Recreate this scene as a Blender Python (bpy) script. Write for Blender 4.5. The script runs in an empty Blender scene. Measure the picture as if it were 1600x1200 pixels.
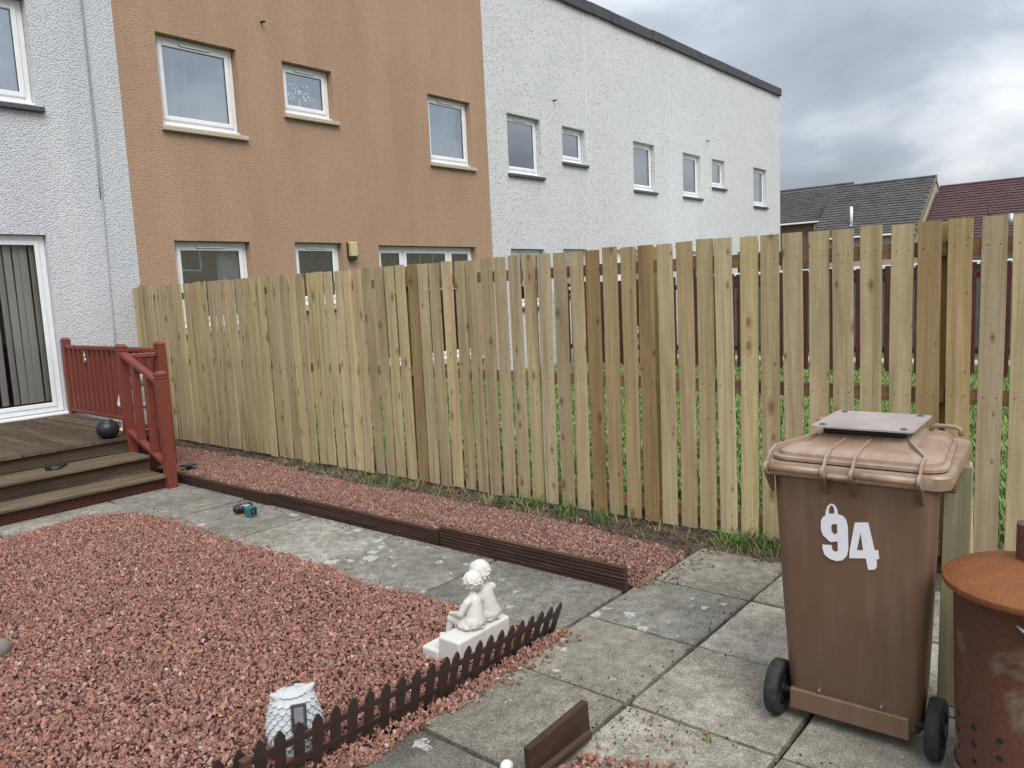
import bpy, bmesh, math, random
import numpy as np
from mathutils import Vector, Matrix, Euler
rnd = random.Random(7)
scene = bpy.context.scene
COL = scene.collection
R = math.radians

# ------------------------------------------------------------------ camera
cam_d = bpy.data.cameras.new('camera')
cam = bpy.data.objects.new('camera', cam_d); COL.objects.link(cam)
right = Vector((0.63507, -0.77103, -0.04687)); up = Vector((0.12294, 0.04099, 0.99157)); fwd = Vector((0.76261, 0.63548, -0.12082))
m = Matrix((right, up, -fwd)).transposed().to_4x4(); m.translation = (0, 0, 1.65)
cam.matrix_world = m
cam_d.sensor_width = 36; cam_d.lens = 27.17; cam_d.clip_start = 0.05; cam_d.clip_end = 3000
scene.camera = cam

# ------------------------------------------------------------------ sky, sun, exposure
SUN_EL, SUN_AZ = 52, 212          # azimuth clockwise from +Y (north)
world = bpy.data.worlds.new('World'); scene.world = world; world.use_nodes = True
def build_world():
    nt = world.node_tree; nt.nodes.clear(); n = nt.nodes.new; l = nt.links.new
    out = n('ShaderNodeOutputWorld')
    sky = n('ShaderNodeTexSky'); sky.sky_type = 'NISHITA'; sky.sun_disc = False
    sky.sun_elevation = R(SUN_EL); sky.sun_rotation = R(SUN_AZ); sky.dust_density = 3
    bg1 = n('ShaderNodeBackground'); bg1.inputs['Strength'].default_value = 0.10; l(sky.outputs[0], bg1.inputs[0])
    tc = n('ShaderNodeTexCoord'); sep = n('ShaderNodeSeparateXYZ'); l(tc.outputs['Generated'], sep.inputs[0])
    ab = n('ShaderNodeMath'); ab.operation = 'ABSOLUTE'; l(sep.outputs[2], ab.inputs[0])
    ad = n('ShaderNodeMath'); ad.operation = 'ADD'; l(ab.outputs[0], ad.inputs[0]); ad.inputs[1].default_value = 0.34
    dx = n('ShaderNodeMath'); dx.operation = 'DIVIDE'; l(sep.outputs[0], dx.inputs[0]); l(ad.outputs[0], dx.inputs[1])
    dy = n('ShaderNodeMath'); dy.operation = 'DIVIDE'; l(sep.outputs[1], dy.inputs[0]); l(ad.outputs[0], dy.inputs[1])
    cv = n('ShaderNodeCombineXYZ'); l(dx.outputs[0], cv.inputs[0]); l(dy.outputs[0], cv.inputs[1]); cv.inputs[2].default_value = 8.2
    big = n('ShaderNodeTexNoise'); big.inputs['Scale'].default_value = 0.75; big.inputs['Detail'].default_value = 3; big.inputs['Roughness'].default_value = .5
    l(cv.outputs[0], big.inputs['Vector'])
    fine = n('ShaderNodeTexNoise'); fine.inputs['Scale'].default_value = 2.1; fine.inputs['Detail'].default_value = 9; fine.inputs['Roughness'].default_value = .55
    fine.inputs['Distortion'].default_value = .25; l(cv.outputs[0], fine.inputs['Vector'])
    mx = n('ShaderNodeMath'); mx.operation = 'MULTIPLY_ADD'; l(fine.outputs[0], mx.inputs[0]); mx.inputs[1].default_value = .52
    m2 = n('ShaderNodeMath'); m2.operation = 'MULTIPLY'; l(big.outputs[0], m2.inputs[0]); m2.inputs[1].default_value = .72; l(m2.outputs[0], mx.inputs[2])
    ramp = n('ShaderNodeValToRGB'); l(mx.outputs[0], ramp.inputs[0])
    e = ramp.color_ramp.elements
    e[0].position = .46; e[0].color = (.26, .29, .335, 1)
    e[1].position = .74; e[1].color = (.76, .78, .80, 1)
    k = e.new(.57); k.color = (.36, .40, .455, 1)
    k = e.new(.645); k.color = (.55, .585, .625, 1)
    # overcast deck grows lighter towards the zenith, as overcast skies do
    bg2 = n('ShaderNodeBackground'); bg2.inputs['Strength'].default_value = 1.0; l(ramp.outputs[0], bg2.inputs[0])
    zs = n('ShaderNodeMath'); zs.operation = 'MULTIPLY_ADD'; l(ab.outputs[0], zs.inputs[0]); zs.inputs[1].default_value = 1.1; zs.inputs[2].default_value = .62
    l(zs.outputs[0], bg2.inputs['Strength'])
    mix = n('ShaderNodeMixShader'); mix.inputs[0].default_value = .94; l(bg1.outputs[0], mix.inputs[1]); l(bg2.outputs[0], mix.inputs[2])
    l(mix.outputs[0], out.inputs[0])
build_world()
sun_d = bpy.data.lights.new('sun', 'SUN'); sun_d.energy = 1.5; sun_d.angle = R(35); sun_d.color = (1, .97, .92)
sun = bpy.data.objects.new('sun', sun_d); COL.objects.link(sun)
sd = Vector((math.sin(R(SUN_AZ)) * math.cos(R(SUN_EL)), math.cos(R(SUN_AZ)) * math.cos(R(SUN_EL)), math.sin(R(SUN_EL))))
sun.rotation_euler = sd.to_track_quat('Z', 'Y').to_euler()
vs = scene.view_settings
vs.view_transform = 'Standard'; vs.look = 'None'; vs.gamma = 1; vs.use_curve_mapping = False; vs.exposure = 0.78

# ------------------------------------------------------------------ material helpers
class NT:
    def __init__(s, name):
        s.m = bpy.data.materials.new(name); s.m.use_nodes = True
        s.t = s.m.node_tree; s.b = s.t.nodes['Principled BSDF']
    def n(s, ty, **kw):
        x = s.t.nodes.new('ShaderNode' + ty)
        for k, v in kw.items():
            if k in x.inputs: s.set(x.inputs[k], v)
            else: setattr(x, k, v)
        return x
    def set(s, inp, v):
        if hasattr(v, 'is_output') or isinstance(v, bpy.types.NodeSocket): s.t.links.new(v, inp)
        else: inp.default_value = v
    def coord(s, kind='Object', scale=None, jitter=False):
        c = s.n('TexCoord').outputs[kind]
        if jitter:
            oi = s.n('ObjectInfo').outputs['Random']
            mu = s.n('Math', operation='MULTIPLY'); s.set(mu.inputs[0], oi); mu.inputs[1].default_value = 73.1
            va = s.n('VectorMath', operation='ADD'); s.set(va.inputs[0], c); s.set(va.inputs[1], mu.outputs[0]); c = va.outputs[0]
        if scale is not None:
            mp = s.n('Mapping'); s.set(mp.inputs['Vector'], c); mp.inputs['Scale'].default_value = scale; c = mp.outputs[0]
        return c
    def noise(s, vec, scale, detail=4, rough=.55, dist=0, col=False):
        x = s.n('TexNoise', Vector=vec, Scale=scale, Detail=detail, Roughness=rough, Distortion=dist)
        return x.outputs['Color' if col else 0]
    def vor(s, vec, scale, feature='F1', rand=1.0, out='Distance'):
        x = s.n('TexVoronoi', feature=feature, Vector=vec, Scale=scale, Randomness=rand); return x.outputs[out]
    def ramp(s, fac, stops, interp='LINEAR'):
        x = s.n('ValToRGB'); s.set(x.inputs[0], fac); x.color_ramp.interpolation = interp
        e = x.color_ramp.elements
        while len(e) < len(stops): e.new(.5)
        for el, (p, c) in zip(e, stops):
            el.position = p; el.color = (*(c if hasattr(c, '__len__') else (c, c, c)), 1)
        return x.outputs[0]
    def mix(s, fac, a, b, mode='MIX'):
        x = s.n('MixRGB', blend_type=mode)
        for i, v in enumerate((fac, a, b)):
            if isinstance(v, tuple): v = (*v, 1) if len(v) == 3 else v
            s.set(x.inputs[i], v)
        return x.outputs[0]
    def math(s, op, a, b=0.0, c=None, clamp=False):
        x = s.n('Math', operation=op, use_clamp=clamp); s.set(x.inputs[0], a); s.set(x.inputs[1], b)
        if c is not None: s.set(x.inputs[2], c)
        return x.outputs[0]
    def bump(s, h, strength=.5, dist=.01, normal=None):
        x = s.n('Bump', Height=h, Strength=strength, Distance=dist)
        if normal is not None: s.set(x.inputs['Normal'], normal)
        s.set(s.b.inputs['Normal'], x.outputs[0]); return x.outputs[0]
    def col(s, c): s.set(s.b.inputs['Base Color'], (*c, 1) if isinstance(c, tuple) and len(c) == 3 else c)
    def rough(s, r): s.set(s.b.inputs['Roughness'], r)
    def spec(s, r): s.set(s.b.inputs['Specular IOR Level'], r)

MAT = {}
def plain(name, c, rough=.5, var=.12, scale=30, bump=0, metal=0, spec=.5, bscale=None):
    t = NT(name); co = t.coord(jitter=True)
    f = t.noise(co, scale, 5)
    t.col(t.mix(t.ramp(f, [(.3, 0), (.7, 1)]), tuple(x * (1 - var) for x in c), tuple(min(1, x * (1 + var)) for x in c)))
    t.rough(t.ramp(t.noise(co, scale * .6, 3), [(.3, max(0, rough - .08)), (.7, min(1, rough + .08))]))
    t.b.inputs['Metallic'].default_value = metal; t.spec(spec)
    if bump: t.bump(t.noise(co, bscale or scale * 3, 4), bump, .004)
    MAT[name] = t.m; return t.m

def m_roughcast(name, c1, c2, scale=42, strength=1.0):
    t = NT(name); co = t.coord()
    a = t.noise(co, scale, 7, .7, .08); v = t.vor(co, scale * .75)
    h = t.math('ADD', t.math('MULTIPLY', a, .9), t.math('MULTIPLY', v, -.6))
    st = t.noise(t.coord(scale=(1.2, 1.2, .25)), 1.6, 5, .6)
    base = t.mix(t.ramp(st, [(.35, 0), (.7, 1)]), c1, c2)
    sk = t.noise(t.coord(scale=(5.5, 1, .35)), 1.0, 5, .6)
    base = t.mix(t.ramp(sk, [(.56, 0), (.8, .08)]), base, tuple(x * .62 for x in c1))
    pit = t.ramp(h, [(-.05, .80), (.22, 1)])  # shade of the roughcast pits put into the colour along the bump height
    t.col(t.mix(1.0, base, pit, 'MULTIPLY')); t.rough(.92); t.spec(.15)
    t.bump(h, strength, .022); MAT[name] = t.m
m_roughcast('roughcast_white', (.62, .635, .675), (.72, .73, .76), 72, .8)
m_roughcast('roughcast_tan', (.445, .290, .197), (.52, .345, .238), 84, .7)
def m_dash():
    t = NT('dash_white'); co = t.coord()
    a = t.noise(co, 55, 5, .6)
    d1 = t.vor(co, 33, out='Color'); sepa = t.n('SeparateColor', Color=d1).outputs[0]
    dist = t.vor(co, 33)
    speck = t.math('MULTIPLY', t.math('GREATER_THAN', sepa, .66), t.math('LESS_THAN', dist, .40))
    base = t.mix(t.noise(co, 1.1, 5), (.57, .575, .585), (.67, .675, .68))
    tone = t.mix(t.noise(co, 20, 2), (.13, .14, .15), (.36, .34, .31))
    c = t.mix(t.math('MULTIPLY', speck, .8), base, tone)
    t.col(c); t.rough(.85); t.spec(.2); t.bump(t.math('ADD', a, t.math('MULTIPLY', dist, .5)), .8, .012); MAT['dash_white'] = t.m
m_dash()
plain('upvc', (.80, .81, .82), .3, .05, 8)
plain('sill_stone', (.47, .39, .31), .85, .15, 25, .4)
plain('sill_dark', (.075, .08, .09), .75, .25, 25, .3)
plain('gap_black', (.012, .012, .013), .9, .1)
plain('coping', (.06, .062, .068), .8, .35, 9, .4)
plain('bead', (.72, .74, .75), .6, .05)
plain('cable_grey', (.36, .37, .38), .6, .2)
plain('pipe_black', (.02, .02, .022), .5)
plain('lamp_cream', (.55, .47, .24), .4, .1)
plain('blind_taupe', (.74, .68, .63), .9, .08, 60)
plain('blind_white', (.78, .81, .83), .8, .06, 20)
plain('blind_green', (.05, .10, .06), .8, .15, 20)
plain('room_dark', (.10, .10, .105), .9, .2, 3)
plain('rail_new', (.42, .33, .19), .85, .15, 30, .2)
def m_glass(name='glass', base=.36):
    t = NT(name); nt = t.t; nt.nodes.remove(t.b)
    out = [x for x in nt.nodes if x.type == 'OUTPUT_MATERIAL'][0]
    tr = t.n('BsdfTransparent'); tr.inputs[0].default_value = (.88, .9, .9, 1)
    gl = t.n('BsdfGlossy'); gl.inputs['Roughness'].default_value = .015; gl.inputs[0].default_value = (.92, .95, 1, 1)
    wob = t.n('Bump', Height=t.noise(t.coord(), 1.3, 2), Strength=.05, Distance=.02); nt.links.new(wob.outputs[0], gl.inputs['Normal'])
    lw = t.n('LayerWeight'); lw.inputs['Blend'].default_value = .25
    f = t.math('MULTIPLY_ADD', lw.outputs['Fresnel'], .8, base, clamp=True)
    mx = t.n('MixShader'); t.set(mx.inputs[0], f); nt.links.new(tr.outputs[0], mx.inputs[1]); nt.links.new(gl.outputs[0], mx.inputs[2])
    nt.links.new(mx.outputs[0], out.inputs[0]); MAT[name] = t.m
m_glass(); m_glass('glass_clear', .03)
def m_wood(name, tint=True, base=((.55, .455, .28), (.375, .285, .158)), knot=(.20, .11, .055), grey=.0, vert=2, rough=.85, knots=True, bumps=.35):
    """sawn softwood; the grain runs along local axis `vert`; object colour multiplies"""
    t = NT(name); sc = [1, 1, 1]
    co = t.coord(jitter=True)
    ks = [6.5, 6.5, 6.5]; ks[vert] = 2.6
    sx = t.n('SeparateXYZ', Vector=co)
    kc = t.n('CombineXYZ'); t.set(kc.inputs[0], t.math('MULTIPLY', sx.outputs[(vert + 2) % 3], 9.5)); t.set(kc.inputs[1], t.math('MULTIPLY', sx.outputs[vert], 4.2))
    kv = t.n('TexVoronoi', voronoi_dimensions='2D', Vector=kc.outputs[0], Scale=1.0)
    kr = t.n('SeparateColor', Color=kv.outputs['Color']).outputs[0]
    vd = t.math('DIVIDE', kv.outputs['Distance'], t.math('MULTIPLY_ADD', t.math('POWER', kr, 5.0), 1.0, .11))
    infl = t.ramp(vd, [(.0, 1), (.33, 0)])
    gs = [26, 26, 26]; gs[vert] = .9
    mg = t.n('Mapping', Vector=co); mg.inputs['Scale'].default_value = gs
    ofs = t.n('VectorMath', operation='ADD'); t.set(ofs.inputs[0], mg.outputs[0])
    sc2 = t.n('VectorMath', operation='SCALE'); sc2.inputs[0].default_value = (1.5, 1.5, .4); t.set(sc2.inputs['Scale'], infl); t.set(ofs.inputs[1], sc2.outputs[0])
    g = t.noise(ofs.outputs[0], 1.0, 6, .62, .5)
    fs = [220, 220, 220]; fs[vert] = 5
    mf = t.n('Mapping', Vector=co); mf.inputs['Scale'].default_value = fs
    fg = t.noise(mf.outputs[0], 1.0, 3, .6)
    c = t.mix(t.ramp(g, [(.33, 0), (.5, .6), (.66, 1)]), base[1], base[0])
    c = t.mix(t.ramp(fg, [(.35, .35), (.65, 0)]), c, tuple(x * .55 for x in base[1]))
    # weathered / stained blotches along the grain
    bs = [9, 9, 9]; bs[vert] = 1.1
    mb = t.n('Mapping', Vector=co); mb.inputs['Scale'].default_value = bs
    bl = t.noise(mb.outputs[0], 1.0, 4, .6)
    c = t.mix(t.ramp(bl, [(.52, 0), (.72, .6)]), c, tuple(x * .62 for x in base[1]))
    if not knots:
        wsx = [55, 55, 55]; wsx[vert] = 3.5
        mq = t.n('Mapping', Vector=co); mq.inputs['Scale'].default_value = wsx
        wr = t.math('MULTIPLY', t.ramp(t.noise(mq.outputs[0], 1.0, 5, .65), [(.56, 0), (.70, .75)]), t.ramp(t.noise(co, 3.5, 4), [(.40, .15), (.65, 1)]))
        c = t.mix(wr, c, tuple(min(.5, x * 2.1 + .02) for x in base[0]))
    if knots:
        hs = [15, 15, 15]; hs[vert] = .55
        mh = t.n('Mapping', Vector=co); mh.inputs['Scale'].default_value = hs
        hf = t.ramp(t.noise(mh.outputs[0], 1.0, 5, .6, .4), [(.60, 0), (.68, .6)])
        c = t.mix(hf, c, (.235, .205, .145))
        ss = [13, 13, 13]; ss[vert] = 230
        mw = t.n('Mapping', Vector=co); mw.inputs['Scale'].default_value = ss
        c = t.mix(t.ramp(t.noise(mw.outputs[0], 1.0, 2), [(.52, 0), (.68, .26)]), c, tuple(x * .62 for x in base[1]))
        ring = t.math('ADD', vd, t.math('MULTIPLY', t.noise(co, 40, 3), .06))
        kf = t.ramp(ring, [(.05, .8), (.12, .95), (.16, .55), (.22, .3), (.34, .0)])
        c = t.mix(kf, c, knot)
    if name == 'picket_wood':      # nail heads, two at each rail
        o3 = t.n('SeparateXYZ', Vector=t.coord()).outputs; dd = None
        for zr in (.118, .965, 1.745):
            q = t.math('ADD', t.math('POWER', t.math('SUBTRACT', t.math('ABSOLUTE', o3[1]), .029), 2.0), t.math('POWER', t.math('SUBTRACT', o3[2], zr), 2.0))
            dd = q if dd is None else t.math('MINIMUM', dd, q)
        c = t.mix(t.math('LESS_THAN', dd, .0035 ** 2), c, (.03, .028, .025))
    oc = t.n('ObjectInfo').outputs['Color']
    if tint: c = t.mix(1.0, c, oc, 'MULTIPLY')
    t.col(c); t.rough(rough); t.spec(.25)
    sw = [3, 3, 3]; sw[vert] = 190
    ms = t.n('Mapping', Vector=co); ms.inputs['Scale'].default_value = sw
    saw = t.noise(ms.outputs[0], 1.0, 2)
    h = t.math('ADD', t.math('MULTIPLY', g, .6), t.math('ADD', t.math('MULTIPLY', fg, .35), t.math('MULTIPLY', saw, .35)))
    t.bump(h, bumps, .005); MAT[name] = t.m
m_wood('picket_wood')
m_wood('rail_wood', base=((.36, .22, .12), (.22, .125, .065)), vert=1)
m_wood('deck_wood', base=((.20, .155, .115), (.095, .068, .048)), vert=1, knots=False, rough=.8, bumps=.5)
m_wood('step_wood', base=((.20, .16, .115), (.075, .054, .038)), vert=0, knots=False, rough=.75, bumps=.5)
m_wood('edging_wood', base=((.092, .052, .038), (.040, .022, .017)), vert=1, knots=False, rough=.7, bumps=.6)
m_wood('board_wood', base=((.078, .042, .032), (.036, .020, .016)), vert=0, knots=False, rough=.6, bumps=.7)
m_wood('plank_green', base=((.33, .31, .19), (.22, .21, .125)), vert=2, knots=False)
def m_redpaint():
    t = NT('red_paint'); co = t.coord(jitter=True)
    w = t.noise(t.coord(jitter=True, scale=(30, 30, 4)), 2, 5)
    c = t.mix(t.ramp(w, [(.3, 0), (.7, 1)]), (.145, .031, .019), (.205, .047, .028))
    chip = t.ramp(t.noise(co, 55, 5, .65), [(.70, 0), (.74, 1)])
    t.col(t.mix(t.math('MULTIPLY', chip, .7), c, (.33, .22, .17))); t.rough(.55); t.bump(w, .2, .003); MAT['red_paint'] = t.m
m_redpaint()
plain('red_riser', (.075, .022, .017), .6, .35, 40, .3)
m_wood('brown_fence', base=((.12, .042, .033), (.06, .020, .017)), vert=2, knots=False, tint=False)
def m_slab():
    t = NT('slab_concrete'); co = t.coord(jitter=True)
    big = t.noise(co, 2.6, 5, .6); mid = t.noise(co, 16, 5, .65); ag = t.noise(co, 130, 4, .7); ag2 = t.vor(co, 95)
    c = t.mix(t.ramp(big, [(.3, 0), (.7, 1)]), (.165, .155, .130), (.33, .315, .275))
    c = t.mix(t.ramp(mid, [(.38, .6), (.6, 0)]), c, (.095, .088, .072))
    c = t.mix(t.ramp(ag, [(.36, .75), (.5, 0)]), c, (.065, .065, .06))
    c = t.mix(t.ramp(ag, [(.56, 0), (.70, .65)]), c, (.50, .48, .43))
    gr = t.noise(co, 5, 4, .6)
    c = t.mix(t.ramp(gr, [(.56, 0), (.75, .28)]), c, (.13, .12, .07))
    c = t.mix(1.0, c, t.n('ObjectInfo').outputs['Color'], 'MULTIPLY')
    # lichen discs: a pale growth with a shape of its own
    wob = t.n('VectorMath', operation='ADD'); t.set(wob.inputs[0], co)
    ns = t.n('VectorMath', operation='SCALE'); t.set(ns.inputs[0], t.noise(co, 34, 4, .6, col=True)); ns.inputs['Scale'].default_value = .085; t.set(wob.inputs[1], ns.outputs[0])
    v = t.n('TexVoronoi', Vector=wob.outputs[0], Scale=11.0); dist = v.outputs['Distance']
    rr = t.n('SeparateColor', Color=v.outputs['Color']).outputs
    dens = t.ramp(t.noise(co, 1.7, 3), [(.38, .1), (.58, 1)])
    oa = t.n('ObjectInfo').outputs['Alpha']
    size = t.math('MULTIPLY', t.math('MULTIPLY', t.math('POWER', rr[0], 2.6), .46), t.math('MULTIPLY', dens, oa))
    lf = t.math('MULTIPLY', t.math('SUBTRACT', size, dist), 28, clamp=True)
    lf = t.math('MULTIPLY', lf, t.ramp(t.noise(co, 90, 4, .7), [(.34, .05), (.54, .8)]))
    c = t.mix(t.math('MULTIPLY', lf, .85), c, (.56, .56, .53))
    t.col(c); t.rough(.93); t.spec(.15)
    t.bump(t.math('ADD', t.math('MULTIPLY', ag, .7), t.math('MULTIPLY', mid, .5)), .55, .006); MAT['slab_concrete'] = t.m
m_slab()
def m_soil(name, a, b, scale=18, st=1.0):
    t = NT(name); co = t.coord(); f = t.noise(co, scale, 8, .65); g = t.noise(co, scale * 6, 4)
    t.col(t.mix(t.ramp(t.math('ADD', t.math('MULTIPLY', f, .6), t.math('MULTIPLY', g, .4)), [(.35, 0), (.65, 1)]), a, b)); t.rough(.95); t.spec(.1)
    t.bump(t.math('ADD', f, t.math('MULTIPLY', g, .4)), st, .03); MAT[name] = t.m
m_soil('soil', (.045, .034, .026), (.16, .125, .098))
m_soil('joint_soil', (.028, .024, .018), (.075, .062, .046), 30)
m_soil('ground_far', (.07, .09, .035), (.13, .13, .06), 3)
m_soil('gravel_base', (.06, .028, .022), (.17, .072, .055), 60)
m_soil('lawn_base', (.045, .085, .02), (.10, .17, .04), 12)
def m_gravel(name, stops):
    t = NT(name); r = t.n('ObjectInfo').outputs['Random']; co = t.coord()
    c = t.ramp(r, stops, 'CONSTANT')
    f = t.noise(co, 90, 5, .65)
    c = t.mix(t.ramp(f, [(.35, .45), (.65, 0)]), c, (.12, .058, .048))
    dust = t.ramp(t.noise(co, 45, 3), [(.55, 0), (.8, .35)])
    t.col(t.mix(dust, c, (.50, .32, .27))); t.rough(.9); t.spec(.2); t.bump(f, .4, .003); MAT[name] = t.m
m_gravel('gravel_red', [(0, (.34, .172, .130)), (.14, (.29, .145, .115)), (.27, (.42, .225, .172)), (.42, (.30, .152, .122)), (.55, (.38, .188, .140)), (.66, (.23, .125, .105)),
                        (.76, (.46, .265, .208)), (.85, (.33, .146, .104)), (.92, (.20, .135, .12)), (.955, (.50, .34, .27)), (.994, (.60, .53, .47))])
m_gravel('gravel_brown', [(0, (.31, .172, .132)), (.2, (.23, .125, .10)), (.38, (.38, .225, .172)), (.55, (.27, .152, .122)), (.7, (.18, .105, .09)), (.8, (.42, .265, .21)), (.93, (.15, .108, .095)), (.97, (.48, .35, .28))])
def m_leaf(name, a, b):
    t = NT(name); r = t.n('ObjectInfo').outputs['Random']; co = t.coord()
    c = t.mix(t.math('ADD', t.math('MULTIPLY', r, .6), t.math('MULTIPLY', t.noise(co, 25, 2), .4)), a, b)
    t.col(c); t.rough(.6); t.spec(.3)
    MAT[name] = t.m
m_leaf('grass', (.12, .20, .045), (.27, .36, .12))
m_leaf('grass_dark', (.05, .10, .022), (.14, .22, .05))
m_leaf('grass_dry', (.30, .26, .13), (.22, .20, .09))
def m_roof(name, a, b):
    t = NT(name); co = t.coord(); f = t.noise(co, 1.5, 6, .6); g = t.noise(co, 14, 3)
    c = t.mix(t.ramp(f, [(.3, 0), (.7, 1)]), a, b)
    t.col(t.mix(t.ramp(g, [(.5, 0), (.75, .4)]), c, tuple(min(1, x * 1.7) for x in b))); t.rough(.9); MAT[name] = t.m
m_roof('tile_grey', (.058, .055, .056), (.105, .098, .092)); m_roof('tile_maroon', (.070, .036, .038), (.105, .053, .054))
plain('brown_render', (.17, .125, .10), .9, .15, 3)
plain('beige_render', (.42, .36, .27), .9, .1, 3)
def m_bin():
    t = NT('bin_plastic'); co = t.coord()
    st = t.noise(t.coord(scale=(9, 9, .8)), 2.2, 6, .6); d = t.noise(co, 3.2, 5, .6); sc = t.noise(t.coord(scale=(30, 30, 7)), 3.0, 6, .7)
    c = t.mix(t.ramp(d, [(.3, 0), (.7, 1)]), (.140, .080, .047), (.165, .098, .062))
    c = t.mix(t.ramp(st, [(.52, 0), (.75, .35)]), c, (.24, .17, .125))
    c = t.mix(t.ramp(sc, [(.68, 0), (.73, .5)]), c, (.30, .24, .19))
    t.col(c); t.rough(t.ramp(st, [(.3, .36), (.7, .55)])); t.bump(t.noise(co, 260, 3), .12, .003); MAT['bin_plastic'] = t.m
m_bin()
def m_lid():
    t = NT('lid_plastic'); co = t.coord()
    f = t.noise(co, 9, 6, .65); g = t.noise(co, 45, 4, .6)
    c = t.mix(t.ramp(f, [(.35, 0), (.68, 1)]), (.25, .160, .108), (.36, .262, .195))
    t.col(t.mix(t.ramp(g, [(.62, 0), (.72, .5)]), c, (.46, .38, .32))); t.rough(t.ramp(f, [(.3, .3), (.7, .5)])); MAT['lid_plastic'] = t.m
m_lid()
plain('plate_grey', (.36, .315, .295), .33, .2, 6)
plain('black_plastic', (.014, .014, .015), .45, .3, 20)
def m_tyre():
    t = NT('tyre'); co = t.coord(); f = t.noise(co, 30, 5, .6)
    t.col(t.mix(t.ramp(f, [(.4, 0), (.75, 1)]), (.012, .012, .013), (.038, .037, .036))); t.rough(.75); t.bump(f, .2, .003); MAT['tyre'] = t.m
m_tyre()
plain('axle_steel', (.10, .105, .11), .45, .2, 30, metal=.6)
plain('white_vinyl', (.80, .80, .86), .35, .03, 30)
def m_rust(name, a, b, c2, zsplit=None):
    t = NT(name); co = t.coord(); f = t.noise(co, 4, 8, .7, .6); g = t.noise(co, 70, 5, .65)
    c = t.mix(t.ramp(f, [(.3, 0), (.7, 1)]), a, b); c = t.mix(t.ramp(g, [(.42, .4), (.6, 0)]), c, tuple(x * .6 for x in a))
    p = t.noise(co, 4.0, 6, .62, .5)
    c = t.mix(t.ramp(p, [(.56, 0), (.66, .8)]), c, c2)
    t.col(c); t.rough(t.ramp(g, [(.3, .6), (.7, .85)])); t.b.inputs['Metallic'].default_value = .15; t.bump(t.math('ADD', f, g), .25, .004); MAT[name] = t.m
m_rust('rust_lid', (.20, .068, .020), (.27, .098, .030), (.19, .125, .09))
m_rust('rust_body', (.105, .042, .030), (.155, .058, .036), (.22, .19, .145))
plain('galv', (.42, .43, .44), .35, .2, 25, metal=.8)
def m_stone(name, a, b, dirt):
    t = NT(name); co = t.coord(jitter=True); f = t.noise(co, 12, 6, .6); g = t.noise(co, 120, 3)
    c = t.mix(f, a, b); c = t.mix(t.ramp(t.noise(co, 22, 5, .65), [(.55, 0), (.75, .45)]), c, dirt)
    t.col(c); t.rough(.8); t.bump(t.math('ADD', t.math('MULTIPLY', f, .5), t.math('MULTIPLY', g, .3)), .25, .004); MAT[name] = t.m
m_stone('statue_white', (.53, .505, .46), (.62, .60, .56), (.40, .355, .28))
m_stone('owl_white', (.40, .41, .42), (.52, .53, .54), (.26, .26, .27))
m_stone('boulder', (.15, .14, .12), (.24, .22, .19), (.12, .11, .09))
m_stone('pale_stone', (.60, .58, .54), (.74, .72, .68), (.45, .42, .38))
plain('mini_brown', (.040, .024, .020), .42, .15, 15)
plain('solar_panel', (.03, .033, .04), .12, .2, 60)
plain('solar_screen', (.16, .15, .16), .2, .15, 40)
plain('tool_teal', (.030, .125, .155), .4, .15, 30)
plain('silver', (.55, .55, .56), .3, .2, 30, metal=.7)

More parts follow.
